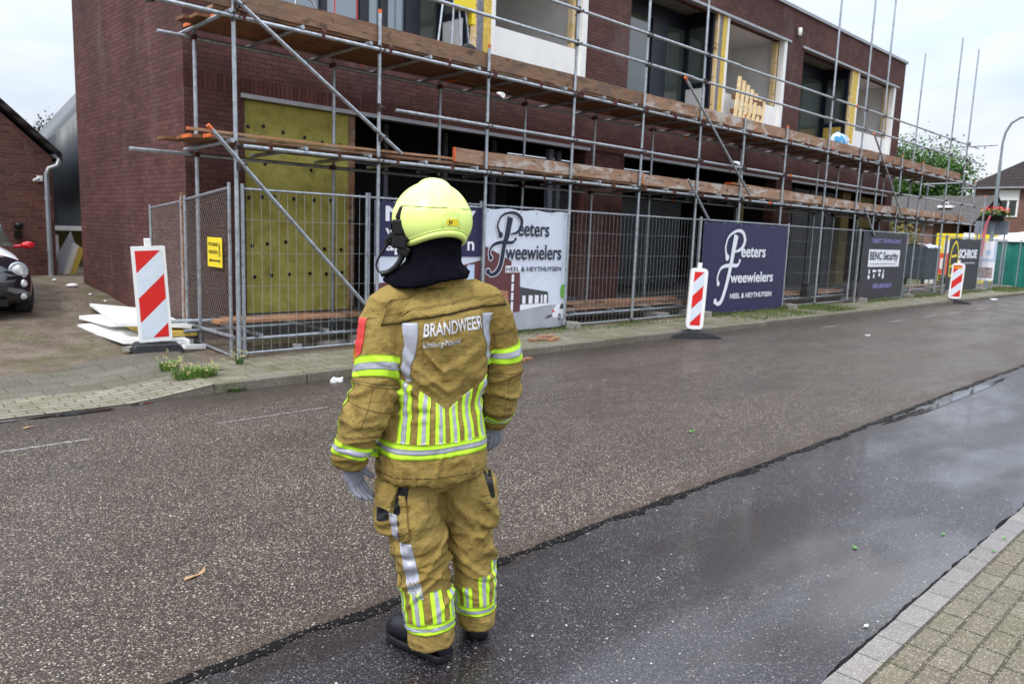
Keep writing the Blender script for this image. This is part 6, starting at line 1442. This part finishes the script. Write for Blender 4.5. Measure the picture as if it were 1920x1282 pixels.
# ---- body under the clothes (one surface), head with a face under the helmet
b = MB(); Limb([V(0, 0, .86), V(0, 0, 1.05), V(0, 0, 1.25), V(0, 0, 1.38)], [(.14, .10), (.13, .09), (.15, .10), (.14, .08)]).mesh(b)
Limb([V(0, .02, 1.36), V(0, .02, 1.46), V(-.005, .02, 1.54)], [(.065, .065), (.058, .06), (.055, .06)]).mesh(b)
hc = V(-.018, .035, 1.66); hf = V(-.18, .55, 0).normalized(); hs = Vector((hf.y, -hf.x, 0))
b.loft([[hc+hs*(a_*math.cos(t))+hf*(c_*math.sin(t)+o_)+Vector((0, 0, z_)) for t in [2*PI*j/24 for j in range(24)]] for z_, a_, c_, o_ in ((-.125, .035, .04, .045), (-.11, .052, .06, .025), (-.06, .068, .082, .01), (0, .075, .092, 0), (.06, .074, .092, 0), (.10, .055, .07, 0), (.118, .02, .03, 0))])
b.loft([[hc+hf*(.092+o_)+hs*(w_*math.cos(t))+Vector((0, 0, z_+w_*math.sin(t)*.6)) for t in [2*PI*j/10 for j in range(10)]] for z_, o_, w_ in ((.01, -.02, .012), (-.02, .004, .014), (-.035, .012, .016), (-.045, -.01, .012))])
for l in (legL, legR): Limb([l.c[0], l.c[len(l.c)//3], l.c[2*len(l.c)//3], l.c[-1]], [(.08, .08), (.07, .07), (.05, .055), (.045, .045)]).mesh(b)
for l in (armL, armR): Limb([l.c[0], l.c[len(l.c)//3], l.c[2*len(l.c)//3], l.c[-1]], [(.05, .05), (.045, .045), (.038, .038), (.028, .028)]).mesh(b)
body = put(remeshed(b, .01, 4), 'body', M['skin'])
for s_ in (-1, 1):
    e = MB(); c = hc+hf*.082+hs*(.031*s_)+Vector((0, 0, .002)); e.sphere(c, .012, 10); bld(e, 'eye', M['white_paint'], body); e = MB(); e.sphere(c+hf*.008, .006, 8); bld(e, 'iris', M['black'], body)
e = MB(); c = hc+hf*.083+Vector((0, 0, -.070)); e.path([c-hs*.024, c+hf*.004, c+hs*.024], [.002, .006, .002], 8); bld(e, 'mouth', simple('lips', g3(.35, .12, .10), .5), body)
# ---- black knitted hood with draped hem
b = MB(); hr = []
for z_, a_, c_, ou, ow in ((1.70, .100, .112, -.018, .02), (1.64, .102, .114, -.018, .02), (1.60, .102, .112, -.014, .018), (1.56, .102, .110, -.010, .015), (1.53, .104, .114, -.012, .01), (1.51, .116, .124, -.018, .0), (1.488, .140, .140, -.026, -.005), (1.468, .162, .152, -.032, -.008), (1.458, .160, .150, -.032, -.008), (1.47, .132, .125, -.02, 0)):
    c = V(ou, ow, z_); ring = []
    for j in range(64):
        t = 2*PI*j/64; fl_ = max(0, (1.56-z_)/.1); w_ = 1+.035*fl_*math.sin(5*t+1)+.02*fl_*math.sin(9*t+2)+.06*fl_*noise.noise(Vector((math.cos(t)*2, math.sin(t)*2, 4)))
        dz = fl_*(.034*max(0, math.cos(t+.35))-.012*max(0, -math.cos(t))-.012*max(0, -math.sin(t)))+.006*fl_*math.sin(3*t)
        ring.append(c+Vector((a_*w_*math.cos(t), c_*w_*math.sin(t), dz)))
    hr.append(ring)
b.loft(hr, 0, True, False); hood = bld(b, 'hood', M['hood'])
# ---- helmet
H = V(-.021, .03, 0); yaw = R(27)-TH      # turned a touch further left than the shoulders
t = NT('fluorescent_helmet', .28, 0, .5); t.col(t.ramp(t.noise(6, 4), [(.3, g3(.72, .90, .20)), (.7, g3(.83, .97, .33))])); t.b.inputs['Coat Weight'].default_value = .2; t.b.inputs['Coat Roughness'].default_value = .2; t.rough(t.ramp(t.noise(40, 4, .7), [(.3, k(.32)), (.7, k(.52))])); t.bump(t.noise(60, 3), .08, .001); M['helmet'] = t.m
def hp(ph, th, off=0, z=None):
    """ph azimuth (0 = his right, 90 front), th elevation; egg-shaped shell with a broad crest"""
    cx_, sx_ = math.cos(ph), math.sin(ph); cz_ = math.sin(th); r_h = math.cos(th)
    a_, b__ = .146, .162 if sx_ > 0 else .154; x, y = a_*cx_*r_h, b__*sx_*r_h; zz = .146*cz_ if cz_ > 0 else .125*cz_
    crest = .013*math.exp(-(x/.034)**6)*max(0, cz_-.12)**.45 if cz_ > .12 else 0
    crest += .004/(1+math.exp((cz_-.335)*90)) if sx_ < .3 else 0
    n_ = Vector((x/a_**2, y/b__**2, zz/.148**2)).normalized(); p = Vector((x, y, zz))+n_*(crest+off)
    p = Matrix.Rotation(yaw, 3, 'Z') @ p; return Vector((H.x+p.x, H.y+p.y, 1.680+p.z))
NP = 72
def low(ph):       # elevation of the lower edge round the shell
    bk = max(0, -math.sin(ph)); sd = abs(math.cos(ph)); return R(-22)*bk**2+R(-46)*sd**2*(1 if math.sin(ph) < .5 else .8)+R(5)*max(0, math.sin(ph))**2-R(4)
b = MB(); rings = []
for i in range(27):
    f = i/26; rings.append([hp(2*PI*j/NP, low(2*PI*j/NP)+(R(89.5)-low(2*PI*j/NP))*f) for j in range(NP)])
inner = [[hp(2*PI*j/NP, low(2*PI*j/NP)+(R(70)-low(2*PI*j/NP))*f, -.012) for j in range(NP)] for f in (0, .3, .7)]
b.loft(inner[::-1]+rings, 0, True, True); hm = bld(b, 'helmet', M['helmet'])
def hband(nm, m, f0, f1, off0, off1, p0=0, p1=2*PI, n_=72, k_=4, lowf=None):
    bb_ = MB(); rs = []
    prof = [(f0, off0-.004)]+[(f0+(f1-f0)*i/k_, off0+(off1-off0)*math.sin(PI*i/k_)) for i in range(k_+1)]+[(f1, off0-.004)]
    cl = abs(p1-p0-2*PI) < .01
    for f, o_ in prof: rs.append([hp(p0+(p1-p0)*j/n_, (lowf or low)(p0+(p1-p0)*j/n_)+R(f), o_) for j in range(n_ if cl else n_+1)])
    bb_.loft(rs, 0, True, False, cl); return bld(bb_, nm, m, hm)
hband('rim', M['helmet'], 0, 11, .001, .006); hband('rim_trim', M['black'], -2.5, .5, -.004, .001)
for p0_, p1_ in ((PI*1.42, PI*1.435), (PI*1.565, PI*1.58)): hband('ridge', M['helmet'], 14, 40, .0005, .0025, p0_, p1_, 3, 8)
hband('rim_edge', M['helmet'], 13, 14.5, .0006, .0016, PI*1.05, PI*1.95)
gl = lambda ph: R(20)-R(3)*math.sin(-ph)
hband('groove_strip', simple('groove_shade', g3(.20, .26, .03), .6), 0, 1.1, .0008, .0010, PI*1.05, PI*1.46, 24, 1, gl); hband('groove_strip', simple('groove_shade', g3(.20, .26, .03), .6), 0, 1.1, .0008, .0010, PI*1.60, PI*1.95, 24, 1, gl)  # darker strip on the shell paints the shade of a recessed line
bb_ = MB(); q = [hp(R(a), R(e_), .0018) for e_ in (-7, 3) for a in (-98, -92, -86, -80)]; bb_.add(q, [(0, 1, 5, 4), (1, 2, 6, 5), (2, 3, 7, 6)]); st = bld(bb_, 'sticker', M['yellow'], hm)
o = text_mesh('JV', .018, M['ink_black'], .0002, .0005)
c0, ex, ey = hp(R(-97), R(-4.5), .0026), (hp(R(-82), R(-4.5), .0026)-hp(R(-97), R(-4.5), .0026)).normalized(), (hp(R(-90), R(4), .0026)-hp(R(-90), R(-4), .0026)).normalized()
nn = ex.cross(ey)
for v in o.data.vertices: v.co = c0+ex*(v.co.x+.006)+ey*v.co.y+nn*(v.co.z+.001)
o.parent = st
# visor over the face and mask clip, strap and hose on the left side
hband('visor', M['glass_dark'], -34, 2, .004, .012, R(35), R(145), 30, 6, lambda ph: R(-2))
A_ = lambda a, e_, o_: hp(R(a), R(e_), o_)
b = MB(); rz = -TH
b.obox(V(-.128, -.030, 1.700), .040, .075, .050, (0, R(22), rz)); b.obox(V(-.140, -.030, 1.652), .046, .085, .058, (0, R(-6), rz)); b.obox(V(-.138, -.030, 1.600), .054, .075, .052, (0, R(8), rz)); b.obox(V(-.122, -.035, 1.568), .046, .055, .036, (0, R(30), rz))
b.obox(V(-.110, -.052, 1.705), .046, .020, .020, (0, R(35), rz)); b.obox(V(-.118, -.060, 1.640), .030, .016, .080, (0, R(-12), rz)); b.obox(V(-.165, -.035, 1.618), .030, .04, .030, (0, R(20), rz))
cl_ = bld(b, 'mask_clip', M['black'], hm); bv = cl_.modifiers.new('bevel', 'BEVEL'); bv.width = .007; bv.segments = 2
b = MB(); b.box(-.012, .012, -.012, .012, -.012, .012, 0, Matrix.Translation(V(-.178, -.03, 1.595))); b.sphere(V(-.170, -.035, 1.60), .014, 8)
bld(b, 'buckle', M['black'], cl_)
b = MB(); b.path([V(-.172, -.035, 1.60), V(-.190, -.03, 1.575), V(-.216, -.02, 1.535), V(-.224, -.02, 1.51), V(-.216, -.02, 1.488), V(-.195, -.02, 1.474), V(-.175, -.02, 1.476)], [.006, .006, .004, .0035, .0035, .004, .005], 8); bld(b, 'strap', M['black'], hm)
b = MB(); hs_ = cr([tuple(V(-.120, -.03, 1.575)), tuple(V(-.130, -.03, 1.54)), tuple(V(-.150, -.03, 1.508)), tuple(V(-.178, -.025, 1.485)), tuple(V(-.205, -.02, 1.478))], 14); b.path(hs_, [.0125 if i % 2 else .0098 for i in range(len(hs_))], 12); bld(b, 'hose', M['black'], hm)
# buckle strap at the left hip
b = MB(); b.box(-.006, .006, -.004, .004, -.035, .03, 0, Matrix.Translation(V(-.205, -.03, .745))); b.box(-.010, .010, -.007, .007, -.008, .008, 0, Matrix.Translation(V(-.206, -.032, .74))); bld(b, 'hip_buckle', M['black'], tr)
bpy.context.view_layer.update()
